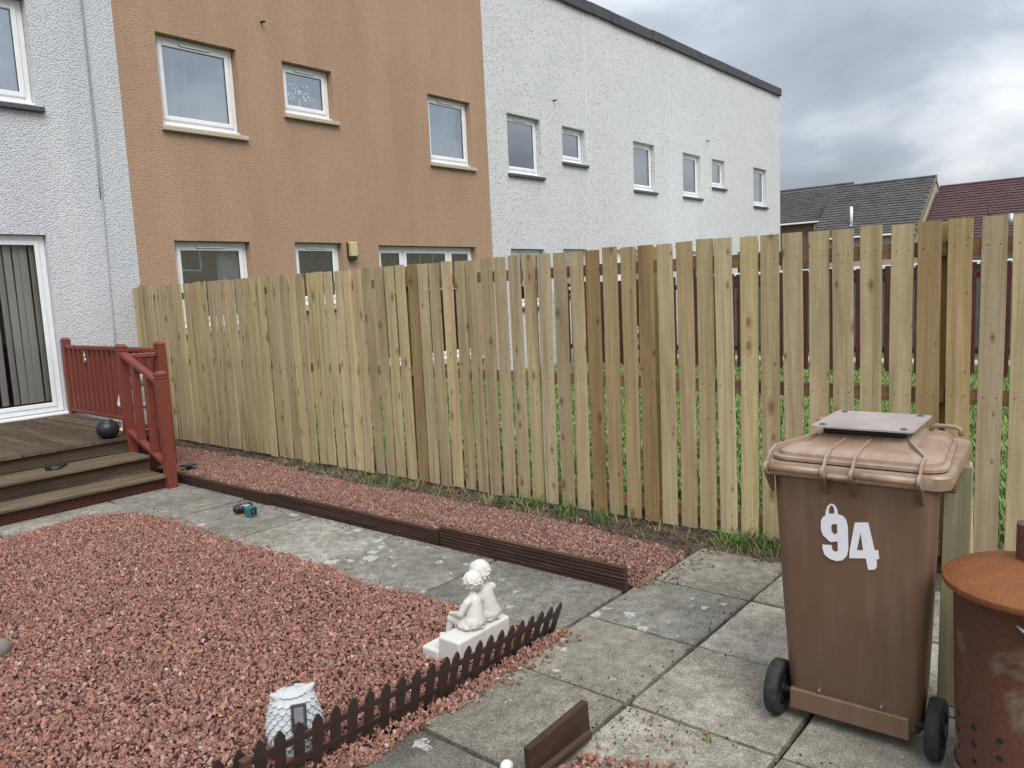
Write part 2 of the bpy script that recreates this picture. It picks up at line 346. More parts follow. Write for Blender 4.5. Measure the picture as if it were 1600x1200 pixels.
# ------------------------------------------------------------------ mesh helpers
class MB:
    def __init__(s): s.bm = bmesh.new()
    def box(s, a, b, bev=0.0, M=None):
        lo = [min(p, q) for p, q in zip(a, b)]; hi = [max(p, q) for p, q in zip(a, b)]
        r = bmesh.ops.create_cube(s.bm, size=1); vs = r['verts']
        for v in vs: v.co = Vector([(lo[i] + hi[i]) / 2 + v.co[i] * (hi[i] - lo[i]) for i in range(3)])
        if bev:
            es = list({e for v in vs for e in v.link_edges})
            o = bmesh.ops.bevel(s.bm, geom=es, offset=bev, segments=1, affect='EDGES', profile=.5)
            vs = list({v for f in o['faces'] for v in f.verts} | {v for v in vs if v.is_valid})
        if M is not None:
            for v in vs: v.co = M @ v.co
        return s
    def cyl(s, p0, p1, r0, r1=None, n=16, caps=True):
        p0, p1 = Vector(p0), Vector(p1); r1 = r0 if r1 is None else r1
        q = (p1 - p0).to_track_quat('Z', 'Y'); rings = []
        for p, r in ((p0, r0), (p1, r1)):
            rings.append([s.bm.verts.new(p + q @ Vector((r * math.cos(t), r * math.sin(t), 0))) for t in [2 * math.pi * i / n for i in range(n)]])
        for i in range(n): s.bm.faces.new((rings[0][i], rings[0][(i + 1) % n], rings[1][(i + 1) % n], rings[1][i]))
        if caps: s.bm.faces.new(rings[0][::-1]); s.bm.faces.new(rings[1])
        return s
    def loft(s, rings, cap0=True, cap1=True):
        rr = [[s.bm.verts.new(p) for p in r] for r in rings]; n = len(rr[0])
        for a, b in zip(rr, rr[1:]):
            for i in range(n): s.bm.faces.new((a[i], a[(i + 1) % n], b[(i + 1) % n], b[i]))
        if cap0: s.bm.faces.new(rr[0][::-1])
        if cap1: s.bm.faces.new(rr[-1])
        return s
    def lathe(s, prof, n=40, c=(0, 0, 0), cap0=True, cap1=True):
        return s.loft([[(c[0] + r * math.cos(t), c[1] + r * math.sin(t), c[2] + z) for t in [2 * math.pi * i / n for i in range(n)]] for r, z in prof], cap0, cap1)
    def tube(s, pts, r, n=8):
        pts = [Vector(p) for p in pts]; rings = []
        for i, p in enumerate(pts):
            d = (pts[min(i + 1, len(pts) - 1)] - pts[max(i - 1, 0)]).normalized(); q = d.to_track_quat('Z', 'Y')
            rings.append([p + q @ Vector((r * math.cos(t), r * math.sin(t), 0)) for t in [2 * math.pi * k / n for k in range(n)]])
        return s.loft(rings)
    def prism(s, poly, axis, a, b):
        """poly: 2D outline in the two other axes (cyclic order kept), extruded along axis"""
        def P(u, v, w): return {0: (w, u, v), 1: (u, w, v), 2: (u, v, w)}[axis]
        return s.loft([[P(u, v, a) for u, v in poly], [P(u, v, b) for u, v in poly]])
    def ell(s, c, r, rot=None, sub=2):
        o = bmesh.ops.create_icosphere(s.bm, subdivisions=sub, radius=1)
        q = Euler(rot).to_matrix() if rot else Matrix.Identity(3)
        for v in o['verts']: v.co = Vector(c) + q @ Vector((v.co.x * r[0], v.co.y * r[1], v.co.z * r[2]))
        return s
    def cap(s, p0, p1, r0, r1=None):
        r1 = r0 if r1 is None else r1; s.cyl(p0, p1, r0, r1, 14); s.ell(p0, (r0,) * 3); s.ell(p1, (r1,) * 3); return s
    def mesh(s, name, smooth=False):
        bmesh.ops.recalc_face_normals(s.bm, faces=s.bm.faces[:])
        me = bpy.data.meshes.new(name); s.bm.to_mesh(me); s.bm.free()
        if smooth:
            for p in me.polygons: p.use_smooth = True
        return me
    def build(s, name, mat, parent=None, smooth=False, loc=None):
        return obj(name, s.mesh(name, smooth), mat, parent, loc)
def obj(name, me, mat=None, parent=None, loc=None):
    o = bpy.data.objects.new(name, me); COL.objects.link(o)
    if mat is not None and len(me.materials) == 0: me.materials.append(MAT[mat] if isinstance(mat, str) else mat)
    if parent is not None: o.parent = parent
    if loc is not None: o.location = loc
    return o
def tag(o, label=None, cat=None, group=None, kind=None):
    if label: o['label'] = label
    if cat: o['category'] = cat
    if group: o['group'] = group
    if kind: o['kind'] = kind
    return o
def thing(name, label, cat, loc=(0, 0, 0), rz=0, group=None):
    o = bpy.data.objects.new(name, None); COL.objects.link(o); o.location = loc; o.rotation_euler = (0, 0, rz); o.empty_display_size = .1
    return tag(o, label, cat, group)
def smooth_angle(o, deg=35):
    me = o.data
    for p in me.polygons: p.use_smooth = True
    bm = bmesh.new(); bm.from_mesh(me)
    for e in bm.edges:
        e.smooth = len(e.link_faces) == 2 and e.calc_face_angle(0) < R(deg)
    bm.to_mesh(me); bm.free(); return o
def rrect(cx, cy, w, d, r, z, n=5):
    out = []
    for qx, qy, a0 in ((1, 1, 0), (-1, 1, 90), (-1, -1, 180), (1, -1, 270)):
        for k in range(n + 1):
            a = R(a0 + 90 * k / n); out.append((cx + qx * (w / 2 - r) + r * math.cos(a), cy + qy * (d / 2 - r) + r * math.sin(a), z))
    return out
def sculpt(o, voxel, smooth=4, fac=.5):
    md = o.modifiers.new('remesh', 'REMESH'); md.mode = 'VOXEL'; md.voxel_size = voxel; md.use_smooth_shade = True
    sm = o.modifiers.new('smooth', 'SMOOTH'); sm.iterations = smooth; sm.factor = fac
    return o
def grid_sheet(name, x0, x1, y0, y1, nx, ny, zf, mat):
    vs = []; fs = []
    for j in range(ny + 1):
        for i in range(nx + 1):
            x = x0 + (x1 - x0) * i / nx; y = y0 + (y1 - y0) * j / ny; vs.append((x, y, zf(x, y)))
    for j in range(ny):
        for i in range(nx):
            a = j * (nx + 1) + i; fs.append((a, a + 1, a + nx + 2, a + nx + 1))
    me = bpy.data.meshes.new(name); me.from_pydata(vs, [], fs); me.update()
    for p in me.polygons: p.use_smooth = True
    return obj(name, me, mat)

# point clouds filled with instances of small prototype meshes (gravel, grass)
def scatter(name, pts, protos, mat, smin, smax, upright=False, label=None, cat=None, seed=1):
    coll = bpy.data.collections.new(name + '_stock')
    for me in protos:
        if len(me.materials) == 0: me.materials.append(MAT[mat])
        coll.objects.link(bpy.data.objects.new(name + '_piece', me))
    me = bpy.data.meshes.new(name); me.from_pydata([tuple(p) for p in pts], [], [])
    o = obj(name, me); me.materials.append(MAT[mat])
    ng = bpy.data.node_groups.new(name, 'GeometryNodeTree')
    ng.interface.new_socket('Geometry', in_out='INPUT', socket_type='NodeSocketGeometry'); ng.interface.new_socket('Geometry', in_out='OUTPUT', socket_type='NodeSocketGeometry')
    n = ng.nodes.new; l = ng.links.new
    gi = n('NodeGroupInput'); go = n('NodeGroupOutput'); iop = n('GeometryNodeInstanceOnPoints'); ci = n('GeometryNodeCollectionInfo')
    ci.inputs['Collection'].default_value = coll; ci.inputs['Separate Children'].default_value = True; ci.inputs['Reset Children'].default_value = True
    m2p = n('GeometryNodeMeshToPoints'); l(gi.outputs[0], m2p.inputs[0]); l(m2p.outputs[0], iop.inputs['Points'])
    l(ci.outputs[0], iop.inputs['Instance']); iop.inputs['Pick Instance'].default_value = True
    rv = n('FunctionNodeRandomValue'); rv.data_type = 'FLOAT_VECTOR'; rv.inputs['Seed'].default_value = seed
    a = (.25, .25, 0) if upright else (0.0, 0.0, 0.0); b = (-.25, -.25, 6.283) if upright else (6.283, 6.283, 6.283)
    rv.inputs[0].default_value = a; rv.inputs[1].default_value = b
    l(rv.outputs[0], iop.inputs['Rotation'])
    rs = n('FunctionNodeRandomValue'); rs.data_type = 'FLOAT'; rs.inputs['Seed'].default_value = seed + 5
    rs.inputs[2].default_value = smin; rs.inputs[3].default_value = smax
    l(rs.outputs[1], iop.inputs['Scale']); l(iop.outputs[0], go.inputs[0])
    md = o.modifiers.new('scatter', 'NODES'); md.node_group = ng
    tag(o, label, cat, kind='stuff'); return o

# ------------------------------------------------------------------ ground sheets
YF = 10.04        # facade plane
XF = 4.59         # new timber fence plane
me = bpy.data.meshes.new('ground'); S = 900
me.from_pydata([(-S, -S, -.12), (S, -S, -.12), (S, S, -.12), (-S, S, -.12)], [], [(0, 1, 2, 3)])
tag(obj('ground', me, 'ground_far'), kind='structure')
from mathutils import noise as mn
def nz(x, y, s, a): return mn.noise(Vector((x * s, y * s, 1.7))) * a
# soil strip along the fence
def soil_z(x, y): return -.022 + nz(x, y, 3, .018) + nz(x, y, 11, .012) + .02 * max(0, 1 - abs(x - 4.45) / .3)
tag(grid_sheet('soil', 3.42, 4.95, -1.2, 10.0, 60, 330, soil_z, 'soil'), kind='structure')

# gravel beds (stone base) + loose stones
def edge_main(x, y):
    """>0 inside the big bed"""
    xr = 2.74 + nz(x, y, 2.3, .05) + nz(x, y, 9, .03)
    yt = 6.52 - .32 * max(0, 2.35 - x) * .55 - max(0, x - 2.42) ** 2 * 3.2 + nz(x, y, 3, .05)
    yb = 2.12 + nz(x, y, 4, .03)
    return min(xr - x, yt - y, y - yb)
def main_z(x, y): return .012 + min(.035, max(0, edge_main(x, y)) * .16) + nz(x, y, 1.5, .012)
tag(grid_sheet('gravel_bed', -1.6, 2.62, 2.2, 6.3, 60, 60, lambda x, y: (main_z(x, y) - .012) if edge_main(x, y) > .05 else -.025, 'gravel_base'), kind='structure')
def strip_z(x, y):
    return (.075 - .055 * max(0, (x - 3.7) / .5)) * min(1, max(.12, (y - 2.05) / .45)) + nz(x, y, 2, .010)
def strip_in(x, y):
    xr = 4.27 + nz(x, y, 1.1, .10) + nz(x, y, 6, .05) + (.16 if y > 6.4 else 0)
    if y < 3.0: xr -= (3.0 - y) * .10
    return x > 3.51 and x < xr and y > 2.14 + nz(x, y, 5, .03) and y < 9.6
tag(grid_sheet('gravel_strip_bed', 3.50, 4.16, 2.2, 7.3, 24, 120, lambda x, y: (strip_z(x, y) - .014) if strip_in(x, y) else -.04, 'gravel_base'), kind='structure')
def stone_mesh(i, r):
    bm = bmesh.new(); rg = random.Random(100 + i)
    sx, sy, sz = rg.uniform(.9, 1.5), rg.uniform(.6, .95), rg.uniform(.32, .6)
    for k in range(rg.choice((9, 10, 12, 13))):
        v = Vector((rg.gauss(0, 1), rg.gauss(0, 1), rg.gauss(0, 1))).normalized() * rg.uniform(.82, 1.05)
        bm.verts.new((v.x * sx * r, v.y * sy * r, v.z * sz * r))
    h = bmesh.ops.convex_hull(bm, input=bm.verts[:])
    bmesh.ops.delete(bm, geom=[g for g in h['geom_interior'] if isinstance(g, bmesh.types.BMVert)], context='VERTS')
    me = bpy.data.meshes.new('stone'); bm.to_mesh(me); bm.free(); return me
ng = np.random.default_rng(5)
def fill(x0, x1, y0, y1, n, inside, zf, layers=.02):
    out = []
    for x, y, t in zip(ng.uniform(x0, x1, n), ng.uniform(y0, y1, n), ng.uniform(0, 1, n)):
        if inside(x, y): out.append((x, y, zf(x, y) - layers * t + .004))
    return out
stones = [stone_mesh(i, .0098) for i in range(14)]
pts = fill(-.9, 2.85, 2.0, 6.6, 140000, lambda x, y: edge_main(x, y) > -.02 and (x - .05) * 7 > (y - 2.9) * 1.6 - 6, main_z)
# strays on the slabs round the bed and at the foot of the little fence
for _ in range(150):
    x = rnd.uniform(2.0, 2.86); y = 2.12 - abs(rnd.gauss(0, .05)); pts.append((x, y, .012))
for _ in range(620):
    x = rnd.uniform(1.2, 2.86); y = 2.13 - abs(rnd.gauss(0, .028)); pts.append((x, y, rnd.uniform(.008, .03)))
for _ in range(70):
    y = rnd.uniform(2.3, 6.3); pts.append((2.76 + abs(rnd.gauss(0, .05)), y, .010))
for _ in range(40): pts.append((rnd.uniform(1.6, 2.5), rnd.uniform(6.45, 6.62), .010))
scatter('gravel', pts, stones, 'gravel_red', .5, 1.6, label='wide bed of loose red stone chippings in front of the deck', cat='gravel')
pts = fill(3.5, 4.5, 2.05, 9.4, 80000, lambda x, y: strip_in(x, y) or (x > 3.53 and x < 4.5 and y > 2.05 and rnd.random() < .035), lambda x, y: strip_z(x, y) if strip_in(x, y) else soil_z(x, y) + .008)
for _ in range(160): pts.append((3.52 + abs(rnd.gauss(0, .22)), 2.13 - abs(rnd.gauss(0, .022)), .012))
scatter('gravel', pts, [stone_mesh(40 + i, .0095) for i in range(12)], 'gravel_brown', .6, 1.45, label='narrow strip of red chippings between grooved edging and new fence', cat='gravel', seed=9)
def in_low(x, y): return y < 1.50 - max(0, x - 2.06) * 2.6 + nz(x, y, 7, .05) and x < 2.30 + nz(x, y, 6, .03)
pts = fill(.9, 2.4, .3, 1.52, 17000, in_low, lambda x, y: .028)
for _ in range(26): pts.append((rnd.uniform(2.1, 2.45), rnd.uniform(1.15, 1.52), .010))
scatter('gravel', pts, stones, 'gravel_red', .65, 1.45, label='patch of red chippings spilling onto the slabs by the leaning brown board', cat='gravel', seed=21)

# ------------------------------------------------------------------ paving
me = bpy.data.meshes.new('patio')
me.from_pydata([(-3, -2, -.034), (3.7, -2, -.034), (3.7, 7.4, -.034), (-3, 7.4, -.034), (3.7, -2, -.0345), (4.42, -2, -.0345), (4.42, 2.1, -.0345), (3.7, 2.1, -.0345)], [], [(0, 1, 2, 3), (4, 5, 6, 7)])
patio = tag(obj('patio', me, 'joint_soil'), kind='structure')
def slab(x0, x1, y0, y1, tone=1.0, lichen=1.0, gap=.010, warm=0.0):
    w, d = x1 - x0 - 2 * gap, y1 - y0 - 2 * gap; bm = bmesh.new(); rg = random.Random(int(x0 * 1000 + y0 * 77777) & 0xffffff)
    ring = []
    n = 9
    for (ax, ay), (bx, by) in (((-1, -1), (1, -1)), ((1, -1), (1, 1)), ((1, 1), (-1, 1)), ((-1, 1), (-1, -1))):
        for k in range(n):
            u = k / n; px = (ax + (bx - ax) * u) * w / 2; py = (ay + (by - ay) * u) * d / 2
            j = .0022
            if k == 0: px *= 1 - .012 * rg.random(); py *= 1 - .012 * rg.random()
            ring.append((px + rg.uniform(-j, j), py + rg.uniform(-j, j)))
    b = [bm.verts.new((x, y, -.04)) for x, y in ring]; t0 = [bm.verts.new((x, y, -.006)) for x, y in ring]
    t1 = [bm.verts.new((x * (1 - .012 / w), y * (1 - .012 / d), 0)) for x, y in ring]; N = len(ring)
    for p, q in ((b, t0), (t0, t1)):
        for i in range(N): bm.faces.new((p[i], p[(i + 1) % N], q[(i + 1) % N], q[i]))
    bm.faces.new(t1)
    me = bpy.data.meshes.new('paving_slab'); bm.to_mesh(me); bm.free()
    o = obj('paving_slab', me, 'slab_concrete', patio, ((x0 + x1) / 2, (y0 + y1) / 2, rg.uniform(-.004, .003)))
    o.rotation_euler = (rg.uniform(-.004, .004), rg.uniform(-.004, .004), rg.uniform(-.006, .006))
    o.color = (tone * (1 + warm), tone, tone * (1 - warm), lichen); return o
ys = [2.15, 3.07, 4.0, 4.94, 5.86, 6.78]
tones = [(.86, .7), (1.02, 1.5), (1.28, 1.4), (1.0, 1.1), (1.05, .9)]
for (a, b), (tn, li) in zip(zip(ys, ys[1:]), tones): slab(2.72, 3.46, a, b, tn, li)
slab(2.76, 3.46, 6.78, 7.02, 1.05, .8); slab(1.84, 2.76, 6.36, 7.02, 1.2, .5); slab(.92, 1.84, 6.36, 7.02, 1.2, .5); slab(0, .92, 6.36, 7.02, 1.1, .5); slab(-.92, 0, 6.36, 7.02, 1.1, .5)
xs = [1.26, 1.88, 2.48, 3.085, 3.70]
T = {(1.26, 1.55): (.68, 1.5), (1.88, 1.55): (.92, .55), (2.48, 1.55): (1.12, .6), (3.085, 1.55): (.98, 1.25), (3.7, 1.55): (1.0, .5), (2.48, .94): (1.28, .05), (3.085, .94): (1.65, .2),
     (1.88, .94): (1.35, .05), (2.48, .33): (1.35, .05), (3.085, .33): (1.35, .1), (3.7, .94): (1.25, .2)}
for y in (1.55, .94, .33, -.28):
    for x0, x1 in zip([.66] + xs, xs + [4.32]):
        if y == 1.55 and x0 < 1.2: continue
        if y == 1.55 and x0 >= 3.08:
            continue
        tn, li = T.get((x0, y), (1.2, .3)); slab(x0, x1, y, y + (.60 if y == 1.55 else .61), tn, li, warm=.03)
slab(3.085, 3.70, 1.55, 2.15, 1.0, 1.3); slab(3.70, 4.32, 1.55, 2.12, 1.05, .5, warm=.04)

# ------------------------------------------------------------------ houses
def wall_mesh(x0, x1, z1, holes, depth=8.0, rev=.18, end0=True, end1=True):
    bm = bmesh.new()
    xs = sorted({x0, x1, *[h[0] for h in holes], *[h[1] for h in holes]}); zs = sorted({-.1, z1, *[h[2] for h in holes], *[h[3] for h in holes]})
    vc = {}
    def V(x, y, z):
        k = (round(x, 4), round(y, 4), round(z, 4))
        if k not in vc: vc[k] = bm.verts.new((x, y, z))
        return vc[k]
    for xa, xb in zip(xs, xs[1:]):
        for za, zb in zip(zs, zs[1:]):
            cx, cz = (xa + xb) / 2, (za + zb) / 2
            if any(h[0] < cx < h[1] and h[2] < cz < h[3] for h in holes): continue
            bm.faces.new((V(xa, YF, za), V(xb, YF, za), V(xb, YF, zb), V(xa, YF, zb)))
    def Q(*p): bm.faces.new([V(*q) for q in p])
    for a, b, c, d in holes:
        y = YF + rev
        zz = [z for z in zs if c <= z <= d]; xx = [x for x in xs if a <= x <= b]
        for u, w in zip(zz, zz[1:]):
            Q((a, YF, u), (a, YF, w), (a, y, w), (a, y, u)); Q((b, YF, u), (b, y, u), (b, y, w), (b, YF, w))
        for u, w in zip(xx, xx[1:]):
            Q((u, YF, d), (w, YF, d), (w, y, d), (u, y, d)); Q((u, YF, c), (u, y, c), (w, y, c), (w, YF, c))
    e = .004; Yb = YF + depth
    for xe in (x0 + e, x1 - e):
        bm.faces.new([bm.verts.new(p) for p in ((xe, YF, -.1), (xe, Yb, -.1), (xe, Yb, z1), (xe, YF, z1))])
    bm.faces.new([bm.verts.new(p) for p in ((x0 + e, Yb, -.1), (x1 - e, Yb, -.1), (x1 - e, Yb, z1), (x0 + e, Yb, z1))])
    bm.faces.new([bm.verts.new(p) for p in ((x0 + e, YF + .01, z1 - .01), (x1 - e, YF + .01, z1 - .01), (x1 - e, Yb, z1 - .01), (x0 + e, Yb, z1 - .01))])
    bm.faces.new([bm.verts.new(p) for p in ((x0 + e, YF + .2, 2.68), (x1 - e, YF + .2, 2.68), (x1 - e, Yb, 2.68), (x0 + e, Yb, 2.68))])
    me = bpy.data.meshes.new('wall'); bm.to_mesh(me); bm.free(); return me
def frame_rect(mb, x0, x1, z0, z1, w, y0, y1, bev=.006):
    mb.box((x0, y0, z0), (x0 + w, y1, z1), bev); mb.box((x1 - w, y0, z0), (x1, y1, z1), bev)
    mb.box((x0 + w - .001, y0 + .002, z0), (x1 - w + .001, y1 - .002, z0 + w), bev); mb.box((x0 + w - .001, y0 + .002, z1 - w), (x1 - w + .001, y1 - .002, z1), bev)
def window(house, x0, x1, z0, z1, sill='sill_stone', mull=(), blind=None, vent=True, sillout=.06, has_sill=True):
    y = YF + .115
    mb = MB(); frame_rect(mb, x0 + .004, x1 - .004, z0 + .03, z1 - .004, .075, y, y + .06)
    for mx in mull: mb.box((mx - .03, y + .003, z0 + .084), (mx + .03, y + .057, z1 - .058), .004)
    w = mb.build('window', 'upvc', house)
    cuts = [x0 + .062] + list(mull) + [x1 - .062]
    for a, b in zip(cuts, cuts[1:]):
        a += .006 if a == cuts[0] else .026; b -= .006 if b == cuts[-1] else .026
        mb = MB(); frame_rect(mb, a, b, z0 + .092, z1 - .066, .060, y - .018, y + .035, .008); mb.build('sash', 'upvc', w)
        g = MB(); g.box((a + .055, y + .006, z0 + .147), (b - .055, y + .016, z1 - .121)); g.build('glass', 'glass', w)
        s = MB(); frame_rect(s, a + .056, b - .056, z0 + .148, z1 - .122, .008, y - .004, y + .0055, 0); s.build('gasket', 'gap_black', w)
    if vent:
        c = (x0 + x1) / 2; L = min(.42, (x1 - x0) * .38)
        v = MB(); v.box((c - L / 2, y - .034, z1 - .094), (c + L / 2, y - .019, z1 - .070), .004); v.build('trickle_vent', 'upvc', w)
        v = MB(); v.box((c - L / 2 - .006, y - .0185, z1 - .0985), (c + L / 2 + .006, y - .0182 + .0003, z1 - .0665)); v.build('vent_shadow_plate', 'gap_black', w)  # thin black plate around the vent, standing in for its shadow line
    if has_sill:
        k = MB(); k.box((x0 - .012, y - .055, z0 + .004), (x1 + .012, y + .02, z0 + .032), .006); k.build('cill_nosing', 'upvc', w)
        k = MB(); k.box((x0 + .003, y - .02, z0 - .022), (x1 - .003, y + .03, z0 + .003)); k.build('packer_gap', 'gap_black', w)
        k = MB(); k.box((x0 - .035, YF - sillout, z0 - .078), (x1 + .065, YF + .11, z0 - .018), .008); k.build('sill', sill, w)
    rg = random.Random(int(x0 * 100))
    if blind in ('vertical', 'green', 'net'):
        bw = .089; x = x0 + .06; col = {'vertical': 'blind_white', 'green': 'blind_green', 'net': 'blind_white'}[blind]
        lim = x1 - .06 if blind != 'net' else x0 + (x1 - x0) * .62
        mb = MB(); step = .086 if blind != 'net' else .155
        while x < lim - .03:
            ang = R(28 if blind != 'net' else 50) + rg.uniform(-.05, .05)
            M = Matrix.Translation((x + .04, y + .075, 0)) @ Matrix.Rotation(ang, 4, 'Z')
            mb.box((-bw / 2, -.0012, z0 + .10), (bw / 2, .0012, z1 - .07), 0, M); x += step * (rg.uniform(.8, 1.25) if blind == 'net' else 1)
        mb.build('vertical_blind', col, w)
    elif blind == 'curtain':
        pts = []; nn = 60; xa = x0 + .62 * (x1 - x0); xb = x1 - .05
        mb = MB(); f = [(xa + (xb - xa) * i / nn, y + .08 + .02 * math.sin(i * .9) + .008 * math.sin(i * 2.3)) for i in range(nn + 1)]
        mb.prism(f + [(p[0], p[1] + .003) for p in f[::-1]], 2, z0 + .05, z1 - .05); mb.build('curtain', 'blind_white', w, True)
    return w
def stub(house, x, z):
    b = MB(); b.cyl((x, YF - .09, z - .01), (x, YF + .05, z), .017, n=12); b.build('overflow_pipe', 'pipe_black', house, True)
HT = 7.73
def coping(house, x0, x1):
    n = max(1, round((x1 - x0) / .92)); w = (x1 - x0) / n; rg = random.Random(int(x0))
    for i in range(n):
        a = x0 + i * w; b = a + w - .006; mb = MB(); dz = rg.uniform(-.008, .012)
        mb.box((a, YF - .075 + rg.uniform(-.008, .008), HT - .02 + dz), (b, YF + .32, HT + .225 + dz), .012)
        mb.build('coping', 'coping', house)
# own house, left, white roughcast
h = thing('terraced_house', 'white roughcast house with sliding patio door above the deck, at left edge', 'house', (0, 0, 0), 0, 'terraced houses of one row')
DX0, DX1, DZ0, DZ1 = 1.35, 3.655, .455, 2.545
obj('wall', wall_mesh(-3.5, 4.695, HT, [(DX0, DX1, DZ0, DZ1), (2.55, 3.72, 4.02, 5.2)]), 'roughcast_white', h)
window(h, 2.55, 3.72, 4.02, 5.2, 'sill_dark', blind='curtain'); coping(h, -3.5, 4.69)
# patio door
y = YF + .07; mb = MB(); frame_rect(mb, DX0 + .004, DX1 - .004, DZ0 + .004, DZ1 - .004, .07, y, y + .07); mb.box((2.46, y + .004, DZ0 + .07), (2.54, y + .066, DZ1 - .07), .005)
door = mb.build('patio_door', 'upvc', h)
for a, b in ((DX0 + .07, 2.465), (2.535, DX1 - .07)):
    mb = MB(); frame_rect(mb, a, b, DZ0 + .068, DZ1 - .068, .05, y - .012, y + .03, .006); mb.build('door_sash', 'upvc', door)
    g = MB(); g.box((a + .046, y + .008, DZ0 + .114), (b - .046, y + .02, DZ1 - .114)); g.build('glass', 'glass_clear', door)
    s = MB(); frame_rect(s, a + .046, b - .046, DZ0 + .114, DZ1 - .114, .008, y - .002, y + .0075, 0); s.build('gasket', 'gap_black', door)
x = 1.46; i = 0; sm = MB(); sm.box((-.045, -.001, DZ0 + .13), (.045, .001, DZ1 - .06)); sme = sm.mesh('blind_slat'); rg = random.Random(3)
while x < 3.58:
    o = obj('blind_slat', sme, 'blind_taupe', door, (x, y + .085 + rg.uniform(-.01, .01), 0)); o.rotation_euler = (0, rg.uniform(-.006, .006), R(24) + rg.uniform(-.22, .22))
    x += .083 if x < 2.9 or x > 3.08 else .12
mb = MB(); mb.box((DX0 - .03, YF - .055, DZ0 - .045), (DX1 + .03, YF + .1, DZ0 - .002), .008); mb.build('threshold', 'upvc', door)
mb = MB(); mb.box((1.6, YF + .95, .5), (3.0, YF + 1.0, .92), .01); mb.box((1.6, YF + .95, 1.02), (3.0, YF + 1.0, 1.06), .01); mb.build('furniture_behind_glass', 'rail_new', h)
for dx, nm in ((4.305, 0), (4.35, 1)):
    mb = MB(); mb.tube([(dx + .04 * (z - 1) / 6 * (1 - nm) - .055 * max(0, 3.4 - z) / 2.5 * (1 if nm else .6), YF - .009, z) for z in np.linspace(.75 if nm else 3.0, 7.7, 12)], .0065, 6); mb.build('cable', 'cable_grey', h, True)
# tan house
h = thing('terraced_house', 'tan roughcast house in the middle of the row with cream wall lamp', 'house', (0, 0, 0), 0, 'terraced houses of one row')
W = [(5.215, 6.36, 4.0, 5.165), (7.105, 8.005, 4.415, 5.16), (10.09, 11.2, 3.985, 5.165), (5.2, 6.325, 1.33, 2.51), (7.08, 7.975, 1.55, 2.52), (8.73, 11.16, .42, 2.495)]
obj('wall', wall_mesh(4.695, 11.65, HT, W), 'roughcast_tan', h)
window(h, *W[0], blind='net'); window(h, *W[1]); window(h, *W[2], blind='vertical'); window(h, *W[3], blind='curtain'); window(h, *W[4]); window(h, *W[5], mull=(9.36, 10.5), blind='green', vent=False)
coping(h, 4.695, 11.64); stub(h, 6.81, 5.63)
lamp = MB(); lamp.box((8.08, YF - .10, 2.30), (8.215, YF - .012, 2.535), .015); lamp = lamp.build('wall_lamp', 'lamp_cream', h)
mb = MB(); mb.box((8.065, YF - .085, 2.255), (8.205, YF + .004, 2.298), .008); mb.box((8.06, YF - .03, 2.30), (8.077, YF + .004, 2.53), .004); mb.build('lamp_base', 'pipe_black', lamp)
# sticker tree of pale dots in the small upstairs window
mb = MB(); rg = random.Random(4)
for _ in range(46):
    a = rg.uniform(0, math.pi); q = rg.uniform(.08, .27); mb.cyl((7.45 + q * math.cos(a) * 1.05, YF + .1185, 4.66 + q * math.sin(a) * 1.1), (7.45 + q * math.cos(a) * 1.05, YF + .1195, 4.66 + q * math.sin(a) * 1.1), rg.uniform(.007, .014), n=7)
mb.box((7.446, YF + .1185, 4.55), (7.454, YF + .1195, 4.68)); tag(mb.build('window_sticker', 'blind_white', h), kind='stuff')
# two white dashed houses
for k, (x0, x1, WW, lab) in enumerate(((11.65, 19.04, [(12.27, 13.36, 3.985, 5.145), (14.14, 15.02, 4.38, 5.13), (17.13, 18.2, 3.985, 5.155), (12.21, 13.33, 1.3, 2.475), (14.02, 14.95, 1.5, 2.49), (15.85, 18.2, .42, 2.49)], 'white pebble-dashed house next to the tan house'),
                                       (19.04, 26.9, [(19.75, 20.83, 3.985, 5.147), (21.56, 22.45, 4.36, 5.154), (24.6, 25.68, 3.985, 5.18), (19.8, 20.9, 1.3, 2.48), (21.6, 22.5, 1.5, 2.49), (23.3, 25.7, .42, 2.49)], 'white pebble-dashed house at the far end of the row'))):
    h = thing('terraced_house', lab, 'house', (0, 0, 0), 0, 'terraced houses of one row')
    obj('wall', wall_mesh(x0, x1, HT, WW), 'dash_white', h)
    for i, w in enumerate(WW): window(h, *w, 'sill_dark', blind={0: None if k == 0 else 'curtain', 1: 'curtain', 2: 'curtain', 5: 'vertical'}.get(i), mull=((w[0] + .65, w[1] - .65) if i == 5 else ()), vent=i != 5)
    coping(h, x0, x1 - .01); stub(h, 13.86 if k == 0 else 21.25, 5.61)
    for bx in ((15.12,) if k == 0 else (19.06,)):
        mb = MB(); mb.box((bx - .009, YF - .005, .1), (bx + .009, YF + .01, HT - .03)); mb.build('movement_joint', 'bead', h)

